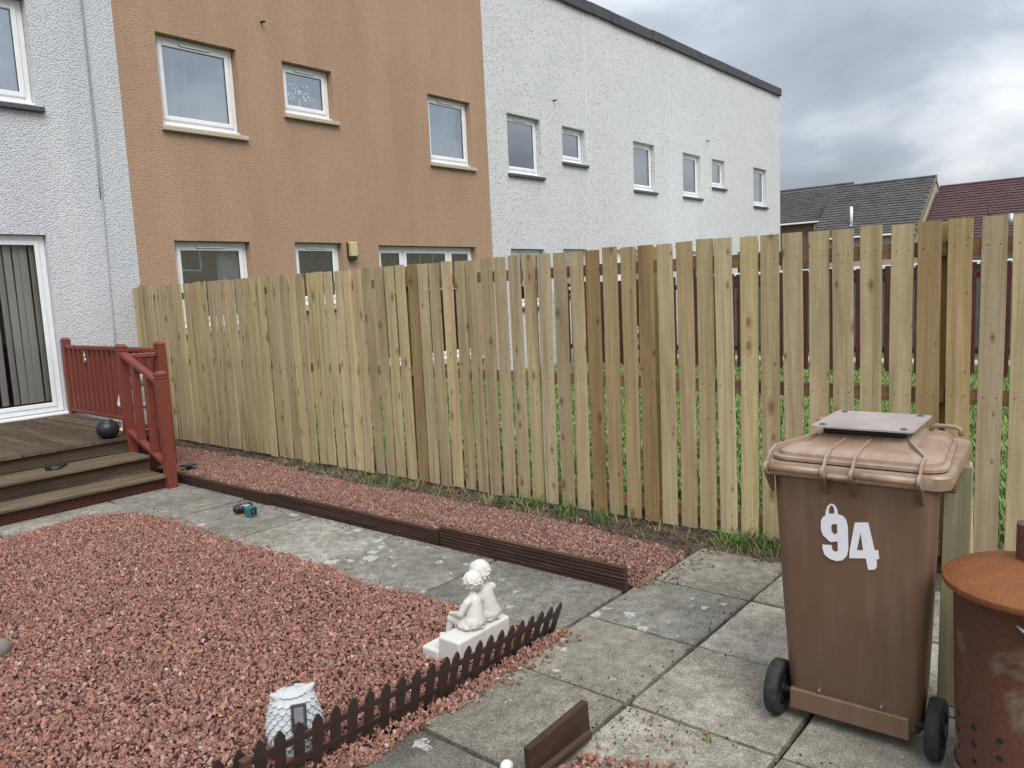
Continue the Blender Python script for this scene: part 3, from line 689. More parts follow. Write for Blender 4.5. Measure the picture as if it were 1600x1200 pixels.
# ------------------------------------------------------------------ far houses with tiled roofs
def far_house(label, X0, zr, Y0, Y1, run, ze, tile, wall, base=0, verge=None):
    """ridge along Y at X0+run (height zr), eaves at X0 (height ze)"""
    h = thing('tiled_house', label, 'house', (X0, (Y0 + Y1) / 2, 0), 0, 'tiled houses beyond the terrace')
    L = Y1 - Y0; wm = MB(); wm.prism([(.35, -.1), (2 * run - .35, -.1), (2 * run - .35, ze + .15), (run, zr - .28), (.35, ze + .15)][::-1], 1, -L / 2, L / 2)
    # prism axis=1 -> (u, w, v)
    wm.build('wall', wall, h)
    sl = math.hypot(run, zr - ze); ang = math.atan2(zr - ze, run)
    rb = MB(); t = .10
    rb.prism([(-.05, ze - .10), (run, zr - .06 - .02), (2 * run + .05, ze - .10), (2 * run + .05, ze - .02), (run, zr), (-.05, ze - .02)], 1, -L / 2 - .02, L / 2 + .02)
    roof = rb.build('roof', tile, h)
    # courses of single tiles, joined: far too small to pick apart
    verts = []; faces = []; gauge = .30; tw = .32; n = int(sl / gauge); rg = random.Random(int(Y0 * 10))
    for c in range(n):
        s0 = c * gauge; off = (c % 2) * tw / 2
        yy = -L / 2 + off
        while yy < L / 2 - .05:
            w = min(tw - .035, L / 2 - yy)
            for hgt0, hgt1 in ((.075 + rg.uniform(-.006, .012), .018),):
                b = len(verts); s1 = s0 + gauge * 1.08
                for s_, hh in ((s0, hgt0), (s1, hgt1)):
                    for q in (yy, yy + w):
                        verts.append((s_ * math.cos(ang) - hh * math.sin(ang), q, ze - .02 + s_ * math.sin(ang) + hh * math.cos(ang)))
                for q in (yy, yy + w): verts.append((s0 * math.cos(ang), q, ze - .03 + s0 * math.sin(ang)))
                faces += [(b, b + 1, b + 3, b + 2), (b, b + 4, b + 5, b + 1)]
            yy += tw
    me = bpy.data.meshes.new('roof_tiles'); me.from_pydata(verts, [], faces); tag(obj('roof_tiles', me, tile, roof), kind='stuff')
    mb = MB(); mb.cyl((run, -L / 2, zr + .02), (run, L / 2, zr + .02), .10, n=10); mb.build('ridge', tile, roof)
    mb = MB(); mb.box((-.17, -L / 2, ze - .16), (-.04, L / 2, ze - .055), .02); mb.build('gutter', 'upvc', roof)
    for sgn in ((-1,) if verge == 'near' else ()):
        mb = MB(); yv = -L / 2 - .09
        mb.prism([(-.1, ze - .20), (run, zr - .18), (run, zr + .12), (-.1, ze + .1)], 1, yv, yv + .06); mb.build('bargeboard', 'brown_render', roof)
    return h, roof
h1, r1 = far_house('far brown house with grey tiled roof beside the white end wall', 53.5, 7.95, 16.6, 27, 5.0, 5.3, 'tile_grey', 'brown_render')
mb = MB(); frame_rect(mb, 0, 1, 0, 1.1, .09, 0, .06); w = obj('window', mb.mesh('window'), 'upvc', h1, (.34, -4.0, 4.0)); w.rotation_euler = (0, 0, R(-90))
mb = MB(); mb.box((.08, .02, .08), (.92, .03, 1.02)); mb.build('glass', 'glass', w)
mb = MB(); mb.box((.08, .2, .08), (.92, .21, 1.02)); mb.build('backing', 'room_dark', w)
h2, r2 = far_house('far beige house with grey-brown tiled roof and white flue pipe', 50.0, 7.4, 10.75, 16.75, 5.0, 3.95, 'tile_grey', 'beige_render', verge='near')
mb = MB(); mb.cyl((1.0, .85, 4.5), (1.0, .85, 5.75), .085, n=12); mb.cyl((1.0, .85, 4.5), (1.0, .85, 4.62), .14, .10, n=12); mb.build('flue', 'upvc', r2, True)
h3, r3 = far_house('far house with maroon tiled roof at the right edge', 50.2, 6.72, -6, 10.55, 5.0, 3.32, 'tile_maroon', 'brown_render')
for dy, zz, hh in ((4.75 + 2.27, 4.3, .75), (3.7 + 2.27, 4.0, .55)):
    mb = MB(); mb.cyl((1.0, dy - 2.0, zz - .3), (1.0, dy - 2.0, zz + hh), .07 if hh > .6 else .13, n=10); mb.build('flue', 'pipe_black' if hh > .6 else 'galv', r3, True)

ho, ro = far_house('beige house with dark tiled roof across the gardens, mirrored in the ground-floor panes', 0, 6.9, -16, 16, 4.5, 4.9, 'tile_grey', 'beige_render')
ho.location = (26, -13, 0); ho.rotation_euler = (0, 0, R(-90))
for k in range(6):
    mb = MB(); frame_rect(mb, -.6, .6, 0, 1.1, .08, 0, .06); w = obj('window', mb.mesh('window'), 'upvc', ho, (.34, -13 + 5 * k, 3.2)); w.rotation_euler = (0, 0, R(-90))
    mb = MB(); mb.box((-.52, .02, .08), (.52, .03, 1.02)); mb.build('pane', 'solar_panel', w)

# ------------------------------------------------------------------ new timber fence
fence = thing('timber_fence', 'new pale timber picket fence running from the tan house to the right edge', 'fence', (XF, 0, 0))
def picket_mesh(i):
    rg = random.Random(500 + i); bm = bmesh.new(); n = 8; w, t, Ht = .111, .017, 1.885; rings = []
    ph = rg.uniform(0, 6); aw = rg.uniform(0, .004); at = rg.uniform(0, .004); wane = rg.random() < .4
    for k in range(n + 1):
        u = k / n; ox = aw * math.sin(ph + u * 4); ot = at * math.sin(ph * 2 + u * 3.1); z = u * Ht
        e = [rg.uniform(-.0012, .0012) for _ in range(4)]
        tw = .003 * math.sin(ph + u * 2)
        dz = rg.uniform(-.003, .003) if k in (0, n) else 0
        c = .0022
        rings.append([bm.verts.new((ot + sx * t / 2, ox + sy, z + dz)) for sx, sy in ((-1, -w / 2 + c + e[0]), (-.75, -w / 2 + e[0]), (1, -w / 2 + e[1] * .5), (1, w / 2 + e[2]), (-.75, w / 2 + e[3]), (-1, w / 2 - c + e[3]))])
    N = 6
    for a, b in zip(rings, rings[1:]):
        for j in range(N): bm.faces.new((a[j], a[(j + 1) % N], b[(j + 1) % N], b[j]))
    bm.faces.new(rings[0][::-1]); bm.faces.new(rings[-1])
    bmesh.ops.recalc_face_normals(bm, faces=bm.faces[:])
    me = bpy.data.meshes.new('picket'); bm.to_mesh(me); bm.free(); me.materials.append(MAT['picket_wood']); return me
pm = [picket_mesh(i) for i in range(10)]
centers = [2.4765, 2.332, 2.196, 2.057, 1.9125, 1.7735, 1.6295, 1.488, 1.3445, 1.2055, 1.0585, .918, .776, .6325, .49][::-1]
while centers[0] > -1.0: centers.insert(0, centers[0] - .1417)
while centers[-1] < 9.93: centers.append(centers[-1] + .1417)
tone = {}
def near(y, t): return abs(y - t) < .071
for y in centers:
    rg = random.Random(int(y * 1000)); v = rg.gauss(.97, .095); c = (v, v * rg.uniform(.965, 1.01), v * rg.uniform(.90, 1.06))
    dx = rg.choice((-.010, -.004, 0, .002, .004))
    if near(y, 4.90): c = (.62, .56, .48)
    elif near(y, 3.02): c = (.60, .50, .40)
    elif near(y, 2.614): c = (.62, .52, .42); dx = -.004
    elif near(y, 2.316): c = (.88, .82, .76)
    elif near(y, .918): c = (.66, .57, .47)
    elif near(y, .776): c = (.92, .82, .68)
    elif near(y, 2.75) or near(y, 2.89): c = (.82, .76, .68)
    elif rg.random() < .10: c = tuple(x * .82 for x in c)
    o = obj('picket', rg.choice(pm), None, fence, (dx, y + rg.uniform(-.003, .003), .018 + rg.uniform(-.006, .006)))
    o.rotation_euler = (rg.uniform(-.006, .006), rg.uniform(-.004, .004), rg.uniform(-.02, .02) + (math.pi if rg.random() < .0 else 0)); o.color = (*c, 1)
for z0, z1 in ((1.72, 1.80), (.94, 1.022), (.09, .175)):
    segs = [-1.1, .84, 2.65, 5.0, 7.35, 9.98]
    for a, b in zip(segs, segs[1:]):
        mb = MB(); mb.box((.0135, a + .002, z0), (.055, b - .002, z1), .002); o = mb.build('rail', 'rail_wood', fence); g = random.Random(int(a * 10 + z0 * 100)).uniform(.85, 1.15); o.color = (g, g, g, 1)
for py in (-1.05, .84, 2.66, 5.0, 7.35, 9.93):
    mb = MB(); mb.box((.0565, py - .048, -.1), (.15, py + .048, 1.93 if py > 9 else 1.895), .004); o = mb.build('post', 'picket_wood', fence); o.color = (.72, .66, .46, 1)

# ------------------------------------------------------------------ neighbouring garden
def lawn_z(x, y): return -.03 + nz(x, y, .8, .03)
tag(grid_sheet('lawn_ground', 4.80, 16.5, -6, 10.0, 60, 60, lawn_z, 'lawn_base'), kind='structure')
def clump(i, nb, hgt, spread, w=.0045, lean=.6):
    rg = random.Random(900 + i); vs = []; fs = []
    for k in range(nb):
        a = rg.uniform(0, 6.283); r = spread * math.sqrt(rg.random()); bx, by = r * math.cos(a), r * math.sin(a); d = rg.uniform(0, 6.283); h = hgt * rg.uniform(.5, 1.15); le = lean * rg.uniform(.2, 1) * h
        px, py = -math.sin(d) * w, math.cos(d) * w; b = len(vs)
        for u, s in ((0, 1), (.4, .9), (.75, .6)):
            cx, cy, cz = bx + math.cos(d) * le * u * u, by + math.sin(d) * le * u * u, h * u * (1 - .2 * u)
            vs += [(cx + px * s, cy + py * s, cz), (cx - px * s, cy - py * s, cz)]
        vs.append((bx + math.cos(d) * le, by + math.sin(d) * le, h * .82))
        fs += [(b, b + 1, b + 3, b + 2), (b + 2, b + 3, b + 5, b + 4), (b + 4, b + 5, b + 6)]
    me = bpy.data.meshes.new('blades'); me.from_pydata(vs, [], fs); return me
gp = fill(4.82, 13.35, -1.5, 9.7, 15500, lambda x, y: True, lawn_z, 0)
scatter('lawn_grass', gp, [clump(i, 26, .10, .07, .006) for i in range(6)], 'grass', .7, 1.5, True, 'green lawn seen through the gaps of the new fence', 'grass', 31)
bf = thing('stained_fence', 'dark red-brown stained slat fence beyond the lawn, seen through the pickets', 'fence', (13.5, 0, 0))
mb = MB(); mb.box((-.011, -.052, -.02), (.011, .052, 1.74), .003); sm = mb.mesh('slat'); sm.materials.append(MAT['brown_fence'])
yy = -2.0
while yy < 9.9:
    rg = random.Random(int(yy * 100)); o = obj('slat', sm, None, bf, (0, yy, rg.uniform(-.015, .015))); yy += .147
for z in (.35, 1.5):
    mb = MB(); mb.box((.012, -2.1, z), (.05, 9.95, z + .09)); mb.build('rail', 'brown_fence', bf)
mb = MB(); mb.box((15.2, -6, -.05), (15.9, 9.9, .02), .01); tag(mb.build('path', 'beige_render'), kind='structure')
# dark shed behind, closes the view between the slats
sh = thing('garden_shed', 'dark grey garden shed behind the stained fence with white roof edge', 'shed', (18.5, 4.2, 0))
mb = MB(); mb.box((0, -4.4, -.1), (2.4, 4.4, 1.72)); mb.build('wall', 'room_dark', sh)
mb = MB(); mb.box((-.12, -4.55, 1.722), (2.5, 4.55, 1.80), .01); mb.build('roof', 'upvc', sh)

# ------------------------------------------------------------------ deck, steps
def grooved(name, w, t, L, n, axis, mat, gd=.008):
    """board with ridged face: cross-section (width w, thickness t), ridges on +t side, extruded along axis L"""
    prof = [(0, 0), (w, 0)]; top = []
    p = w / n
    for i in range(n):
        a = i * p
        top += [(a + p * .10, t), (a + p * .52, t), (a + p * .60, t - gd), (a + p * .98, t - gd)]
    top = [(0, t - .004)] + top + [(w, t - .002)]
    return prof + top[::-1]
deck = thing('timber_deck', 'weathered brown timber deck with two steps below the patio door', 'deck', (0, 0, 0))
DZ = .43
mb = MB(); prof = grooved('b', .140, .028, 0, 8, 1, None)
mb.prism([(u - .07, v - .028) for u, v in prof], 1, -1.245, 1.245); bme = mb.mesh('deck_board')
x = 3.585
while x > -1.2:
    rg = random.Random(int(x * 100)); o = obj('deck_board', bme, 'deck_wood', deck, (x, 8.765 + rg.uniform(-.006, .006), DZ + rg.uniform(-.003, .002))); v = rg.uniform(.62, 1.0); o.color = (v, v * .97, v * .93, 1); x -= .146
mb = MB(); mb.box((-1.2, 7.6, -.03), (3.62, 9.98, DZ - .034)); mb.build('frame', 'joint_soil', deck)
def riser(x0, x1, y, z0, z1, mat, n=7):
    pr = grooved('r', z1 - z0, .024, 0, n, 0, None); mb = MB()
    mb.prism([(y + .024 - v, z0 + u) for u, v in pr], 0, x0, x1); o = mb.build('riser', mat, deck); o.color = (.8, .78, .75, 1); return o
riser(-1.2, 3.27, 7.555, .285, DZ - .031, 'step_wood')
riser(3.285, 3.655, 7.555, .0, DZ - .031, 'red_riser', 14)
def tread(y0, y1, z, x1=3.27):
    for a, b in ((y0, (y0 + y1) / 2 - .003), ((y0 + y1) / 2 + .003, y1)):
        mb = MB(); mb.box((-1.2, a, z - .03), (x1, b, z), .005); o = mb.build('tread', 'step_wood', deck); o.color = (.95, .92, .88, 1)
tread(7.15, 7.55, .28); riser(-1.2, 3.255, 7.19, .131, .249, 'step_wood', 6)
tread(6.85, 7.185, .13); riser(-1.2, 3.255, 6.89, -.005, .099, 'red_riser', 5)
mb = MB(); mb.box((-1.2, 7.22, -.03), (3.24, 7.55, .248)); mb.box((-1.2, 6.92, -.03), (3.24, 7.21, .098)); mb.build('step_core', 'joint_soil', deck)
mb = MB(); mb.box((3.256, 6.93, 0), (3.281, 7.55, .10), .003); mb.box((3.256, 7.2, .105), (3.281, 7.55, .27), .003); mb.build('step_side', 'red_paint', deck)
mb = MB(); mb.box((3.657, 7.56, -.03), (3.68, 10.0, DZ - .03), .003); mb.build('side_skirt', 'red_paint', deck)

# ------------------------------------------------------------------ balustrade
bal = thing('balustrade', 'rust-red painted timber balustrade with posts and spindles on the deck', 'railing', (0, 0, 0))
def bpost(x, y, z0, z1, s=.086):
    mb = MB(); h = s / 2
    mb.loft([[(x + a * r, y + b * r, z) for a, b in ((-1, -1), (1, -1), (1, 1), (-1, 1))] for r, z in
             ((h, z0), (h, z1 - .085), (h - .005, z1 - .08), (h - .005, z1 - .074), (h, z1 - .069), (h, z1 - .058), (h - .005, z1 - .053), (h - .005, z1 - .047), (h, z1 - .042), (h, z1 - .022), (h * .55, z1))])
    return mb.build('post', 'red_paint', bal)
A, Cc, B, D = (3.70, 9.96), (3.615, 7.47), (3.285, 7.56), (3.30, 6.86)
bpost(*A, DZ, 1.335); bpost(*Cc, -.02, 1.315); bpost(*B, .24, 1.315); bpost(*D, .0, 1.075)
def rail(p, q, w, hgt, nm='rail'):
    p, q = Vector(p), Vector(q); d = (q - p); L = d.length
    M = Matrix.Translation(p) @ d.to_track_quat('X', 'Z').to_matrix().to_4x4(); mb = MB(); mb.box((0, -w / 2, -hgt / 2), (L, w / 2, hgt / 2), min(w, hgt) * .18, M)
    return mb.build(nm, 'red_paint', bal)
def spindles(p, q, n, z0a, z1a, z0b, z1b, w=.04):
    for i in range(n):
        u = (i + 1) / (n + 1); x = p[0] + (q[0] - p[0]) * u; y = p[1] + (q[1] - p[1]) * u
        mb = MB(); mb.box((x - w / 2, y - w / 2, z0a + (z0b - z0a) * u), (x + w / 2, y + w / 2, z1a + (z1b - z1a) * u), .003); mb.build('spindle', 'red_paint', bal)
rail((A[0], A[1] - .04, 1.225), (Cc[0], Cc[1] + .04, 1.225), .062, .045, 'handrail'); rail((A[0], A[1] - .04, DZ + .045), (Cc[0], Cc[1] + .04, DZ + .045), .06, .04)
spindles(A, Cc, 17, DZ + .066, 1.203, DZ + .066, 1.203, .052)
rail((Cc[0] - .04, Cc[1], 1.19), (B[0] + .04, B[1], 1.19), .062, .045, 'handrail'); rail((Cc[0] - .04, Cc[1], DZ + .07), (B[0] + .04, B[1], DZ + .07), .06, .04)
spindles(B, Cc, 2, DZ + .091, 1.168, DZ + .091, 1.168)
rail((B[0], B[1] - .03, 1.215), (D[0], D[1] + .03, .965), .066, .05, 'handrail'); rail((B[0], B[1] - .03, .475), (D[0], D[1] + .03, .215), .066, .045)
spindles(B, D, 2, .46, 1.20, .22, .96, .062)

# ------------------------------------------------------------------ edging boards along the path
def edging(label, ya, yb, z0, h, x=3.475, tilt=0, dx=0):
    pr = grooved('e', h, .034, 0, 6, 1, None); mb = MB(); L = yb - ya
    mb.prism([(.017 - v, u) for u, v in pr], 1, -L / 2, L / 2); o = mb.build('edging_board', 'edging_wood', None, loc=(x + dx, (ya + yb) / 2, z0))
    o.rotation_euler = (tilt, R(-4), 0); o.color = (1, 1, 1, 1); return tag(o, label, 'edging', 'grooved edging boards along the path')
edging('dark grooved edging board nearest the deck steps', 5.50, 7.06, -.01, .105, dx=-.03)
edging('middle one of the dark grooved edging boards along the path', 3.575, 5.485, -.012, .118, dx=-.012)
edging('dark grooved edging board ending at the grey paving, farthest from the deck', 2.15, 3.56, -.008, .135)

# ------------------------------------------------------------------ wheelie bin
BX, BY = 2.705, .775
wb = thing('wheelie_bin', 'brown wheelie bin marked 94 standing on the paving by the fence', 'wheelie bin', (BX, BY, 0), R(2))
def taper(p, k=.17): return (p[1], p[0] * (1 - k * max(0, p[1]) / .6), p[2])
mb = MB(); rings = []
for z, w, d, x0 in ((.055, .455, .45, .055), (.075, .475, .47, .045), (.50, .515, .535, .02), (.90, .545, .60, .0), (.955, .55, .605, -.002)):
    rings.append([taper(p, .30) for p in rrect(0, x0 + d / 2, w, d, .055, z, 6)])
mb.loft(rings); body = mb.build('body', 'bin_plastic', wb); smooth_angle(body, 40)
mb = MB(); mb.loft([[taper(p, .07) if p[1] < .55 else (p[1] + (.02 if p[1] > .6 else 0), p[0] * .93, p[2]) for p in rrect(0, .325, w, d, r, z, 6)] for w, d, r, z in ((.56, .62, .05, .935), (.606, .662, .06, .945), (.614, .672, .062, .985), (.604, .662, .06, .993), (.55, .6, .05, .993))]); o = mb.build('rim', 'lid_plastic', wb); smooth_angle(o, 40)
# lid
lc = .315
mb = MB(); mb.loft([[taper(p) for p in rrect(0, lc + s, w, d, r, z, 6)] for w, d, r, z, s in
    ((.56, .585, .075, .994, 0), (.586, .612, .08, .998, 0), (.586, .612, .08, 1.008, 0), (.556, .582, .078, 1.012, 0), (.552, .578, .078, 1.024, 0), (.525, .552, .075, 1.036, 0), (.43, .46, .06, 1.047, 0), (.37, .37, .03, 1.050, 0), (.315, .30, .02, 1.072, 0), (.29, .28, .02, 1.074, 0))]); lid = mb.build('lid', 'lid_plastic', wb); smooth_angle(lid, 28)
mb = MB(); mb.box((lc - .13, -.14, 1.0735), (lc + .13, .14, 1.101), .004); mb.build('spacer', 'black_plastic', lid)
mb = MB(); mb.loft([[(p[1], p[0], p[2]) for p in rrect(0, lc, .34, .37, .022, z, 4)] for z in (1.1015, 1.1075)]); plate = mb.build('plate', 'plate_grey', lid)
mb = MB(); mb.box((.61, -.279, .948), (.684, .279, .984), .006); mb.build('front_lip', 'lid_plastic', wb)
for sx in (-1, 1):
    for sy in (-1, 1):
        mb = MB(); mb.lathe([(.012, 0), (.012, .002), (.007, .005)], 14, (lc + sx * .15, sy * .135, 1.1076)); mb.build('screw', 'axle_steel', lid)
# ribs from raised box to handles, D-rings, bars, gussets
YR = [.268, .075, -.018, -.222]
YT = [.155, .045, -.035, -.150]
for yr, yt in zip(YR, YT):
    mb = MB(); pts = [(lc - .145, yt, 1.068), (lc - .22, yt + (yr - yt) * .6, 1.052), (lc - .265, yr, 1.040), (-.012, yr, 1.024), (-.045, yr, .992)]
    prev = None
    rings = []
    for p in pts:
        rings.append([(p[0], p[1] - .004, p[2] - .012), (p[0], p[1] + .004, p[2] - .012), (p[0], p[1] + .004, p[2] + .006), (p[0], p[1] - .004, p[2] + .006)])
    mb.loft(rings); mb.build('lid_rib', 'lid_plastic', lid)
    mb = MB(); mb.cyl((-.046, yr - .0055, .980), (-.046, yr + .0055, .980), .021, n=16); mb.build('hinge_ring', 'lid_plastic', wb)
    mb = MB(); mb.loft([[(.012, yr - .007, .94), (.012, yr + .007, .94), (-.052, yr + .007, .958), (-.052, yr - .007, .958)], [(.02, yr - .005, .875), (.02, yr + .005, .875), (-.004, yr + .005, .895), (-.004, yr - .005, .895)]]); mb.build('gusset', 'bin_plastic', wb)
for a, b in ((YR[1], YR[0]), (YR[3], YR[2])):
    mb = MB(); mb.cyl((-.046, a, .980), (-.046, b, .980), .0135, n=16); mb.build('handle_bar', 'lid_plastic', wb, True)
mb = MB(); mb.box((-.040, -.012, .955), (-.010, .07, .972), .006); mb.build('hinge_block', 'lid_plastic', wb)
for sy in (.20, -.215):
    mb = MB(); mb.tube([(lc + .17, sy - .05, 1.038), (lc + .172, sy - .048, 1.062), (lc + .176, sy - .03, 1.07), (lc + .18, sy + .03, 1.07), (lc + .182, sy + .048, 1.062), (lc + .184, sy + .05, 1.036)], .0085, 8); mb.build('lid_loop', 'lid_plastic', lid, True)
mb = MB(); mb.box((.27, -.285, .872), (.34, -.20, .945), .006); mb.box((.42, -.275, .89), (.47, -.19, .945), .006); mb.build('side_lug', 'bin_plastic', wb)
mb = MB(); mb.box((.028, -.19, .047), (.09, .215, .126), .004); mb.build('axle_housing', 'bin_plastic', wb)
mb = MB(); mb.cyl((.062, -.27, .10), (.062, .27, .10), .0135, n=14); mb.build('axle', 'axle_steel', wb, True)
for s in (-1, 1):
    yc = s * .268; mb = MB()
    prof = [(.062, -.022), (.082, -.025), (.096, -.024), (.102, -.018), (.102, .018), (.096, .024), (.082, .025), (.062, .022)]
    mb.loft([[(.062 + r * math.cos(t), yc + z, .102 + r * math.sin(t)) for t in [2 * math.pi * i / 40 for i in range(40)]] for r, z in prof], False, False); wh = mb.build('wheel', 'tyre', wb, True)
    mb = MB(); mb.cyl((.062, yc - .012, .102), (.062, yc + .012, .102), .062, n=32); mb.cyl((.062, yc - .028, .102), (.062, yc + .028, .102), .022, n=20)
    for k in range(8):
        a = k * math.pi / 4; M = Matrix.Translation((.062, yc, .102)) @ Matrix.Rotation(a, 4, 'Y'); mb.box((.018, -.02, -.005), (.066, .02, .005), 0, M)
    mb.build('rim', 'black_plastic', wh)
for yy in (.11, -.1):
    mb = MB(); mb.cyl((.032, yy, .142), (.05, yy, .142), .0045, n=8); mb.build('rivet', 'silver', wb)
# white stick-on numerals: a small 0 overlapped by 94
nine = [(0.87, 0.793), (0.863, 0.809), (0.845, 0.823), (0.819, 0.828), (0.796, 0.823), (0.785, 0.809), (0.78, 0.785), (0.779, 0.705), (0.784, 0.68), (0.798, 0.661), (0.818, 0.654), (0.842, 0.658), (0.86, 0.672), (0.865, 0.693), (0.866, 0.707), (0.835, 0.71), (0.832, 0.693), (0.823, 0.687), (0.814, 0.693), (0.814, 0.727), (0.839, 0.721), (0.863, 0.741), (0.87, 0.761)]
h9 = [(0.835, 0.781), (0.829, 0.788), (0.816, 0.79), (0.815, 0.758), (0.825, 0.75), (0.834, 0.761)]
four = [(0.758, 0.804), (0.715, 0.811), (0.695, 0.715), (0.684, 0.717), (0.68, 0.687), (0.688, 0.684), (0.688, 0.658), (0.694, 0.646), (0.716, 0.641), (0.723, 0.681), (0.777, 0.672), (0.775, 0.703)]
h4 = [(0.739, 0.771), (0.752, 0.706), (0.732, 0.708)]
zero = [(0.813, 0.826), (0.815, 0.809), (0.82, 0.795), (0.829, 0.786), (0.838, 0.785), (0.847, 0.791), (0.852, 0.804), (0.855, 0.82), (0.852, 0.837), (0.847, 0.851), (0.838, 0.86), (0.829, 0.861), (0.821, 0.855), (0.815, 0.843)]
hz = [(0.824, 0.834), (0.825, 0.823), (0.829, 0.814), (0.833, 0.81), (0.838, 0.812), (0.842, 0.82), (0.843, 0.831), (0.842, 0.842), (0.838, 0.851), (0.834, 0.855), (0.829, 0.852), (0.826, 0.845)]
def decal(name, outer, hole, off):
    cu = bpy.data.curves.new(name, 'CURVE'); cu.dimensions = '2D'; cu.fill_mode = 'BOTH'; cu.extrude = .0006
    for poly in (outer, hole):
        sp = cu.splines.new('POLY'); sp.points.add(len(poly) - 1); sp.use_cyclic_u = True
        for p, (a, b) in zip(sp.points, poly): p.co = (a - BY, b, 0, 1)
    tmp = bpy.data.objects.new('tmp', cu); COL.objects.link(tmp); dg = bpy.context.evaluated_depsgraph_get()
    me = bpy.data.meshes.new_from_object(tmp.evaluated_get(dg)); bpy.data.objects.remove(tmp); bpy.data.curves.remove(cu)
    def face_x(z): return float(np.interp(z, (.075, .5, .9, .955), (.045, .02, 0, -.002)))
    for v in me.vertices: y_, z_, o_ = v.co; v.co = (face_x(z_) - off - o_, y_, z_)
    me.materials.clear(); me.materials.append(MAT['white_vinyl']); return obj(name, me, None, wb)
decal('numeral_zero', zero, hz, .0022); decal('numeral_nine', nine, h9, .0040); decal('numeral_four', four, h4, .0026)

# plank beside bin
pl = MB(); pl.box((-.019, -.045, 0), (.019, .045, .93), .002); pl = pl.build('plank', 'plank_green', None, loc=(3.17, .535, .0)); pl.rotation_euler = (R(.5), R(1), R(4)); pl.color = (1, 1, 1, 1)
tag(pl, 'greenish weathered plank standing upright behind the brown bin', 'plank')
pl = MB(); pl.cyl((0, 0, 0), (.04, .03, .92), .008, n=10); tag(pl.build('cane', 'rail_new', None, True, (3.27, .482, .0)), 'thin pale cane leaning beside the plank behind the bin', 'cane')

# ------------------------------------------------------------------ incinerator
inc = thing('garden_incinerator', 'rusty round garden incinerator with domed lid at the right edge', 'incinerator', (2.70, .235, 0))
mb = MB(); mb.lathe([(.190, .07), (.200, .075), (.212, .40), (.219, .68), (.223, .685), (.223, .694), (.214, .696)], 48); o = mb.build('drum', 'rust_body', inc); smooth_angle(o, 50)
mb = MB(); mb.lathe([(.236, .690), (.248, .686), (.252, .694), (.250, .706), (.225, .724), (.13, .757), (.058, .775), (.056, .778)], 56); lid = mb.build('lid', 'rust_lid', inc); smooth_angle(lid, 40)
mb = MB(); mb.lathe([(.056, .776), (.056, .885), (.050, .885), (.050, .79)], 32, cap1=True, cap0=False); o = mb.build('chimney', 'rust_body', lid); smooth_angle(o, 40)
for k in range(3):
    a = R(150 + 120 * k); mb = MB(); ca, sa = math.cos(a), math.sin(a)
    M = Matrix.Rotation(a, 4, 'Z'); mb.box((.176, -.018, 0), (.184, .018, .16), .002, M); mb.box((.168, -.018, 0), (.21, .018, .006), 0, M); mb.build('leg', 'galv', inc)
mb = MB(); mb.lathe([(.2035, .07), (.2075, .07), (.2075, .095), (.2055, .10)], 48, cap0=False, cap1=False); mb.build('bottom_band', 'galv', inc, True)
hole = MB(); hole.cyl((0, 0, 0), (.004, 0, 0), .0095, n=14); hole = hole.mesh('air_hole'); hole.materials.append(MAT['gap_black'])
for k in range(16):
    a = R(22.5 * k + 6)
    for j in range(3):
        z = .165 + .055 * j; r = .2000 + (z - .075) * .037 - .0030
        o = obj('air_hole', hole, None, inc, (r * math.cos(a), r * math.sin(a), z)); o.rotation_euler = (0, 0, a)
mb = MB(); a0 = R(200)
pts = []
for u in np.linspace(0, 1, 13):
    a = a0 + R(-26 + 52 * u); z = .645 - .035 * math.sin(math.pi * u); rr = .222 + .030 * math.sin(math.pi * u); pts.append((rr * math.cos(a), rr * math.sin(a), z))
mb.tube(pts, .006, 8); mb.build('handle', 'galv', inc, True)
mb = MB(); mb.box((-.2225, -.002, .10), (-.2095, .004, .66), 0, Matrix.Rotation(R(30), 4, 'Z')); mb.build('seam', 'rust_body', inc)

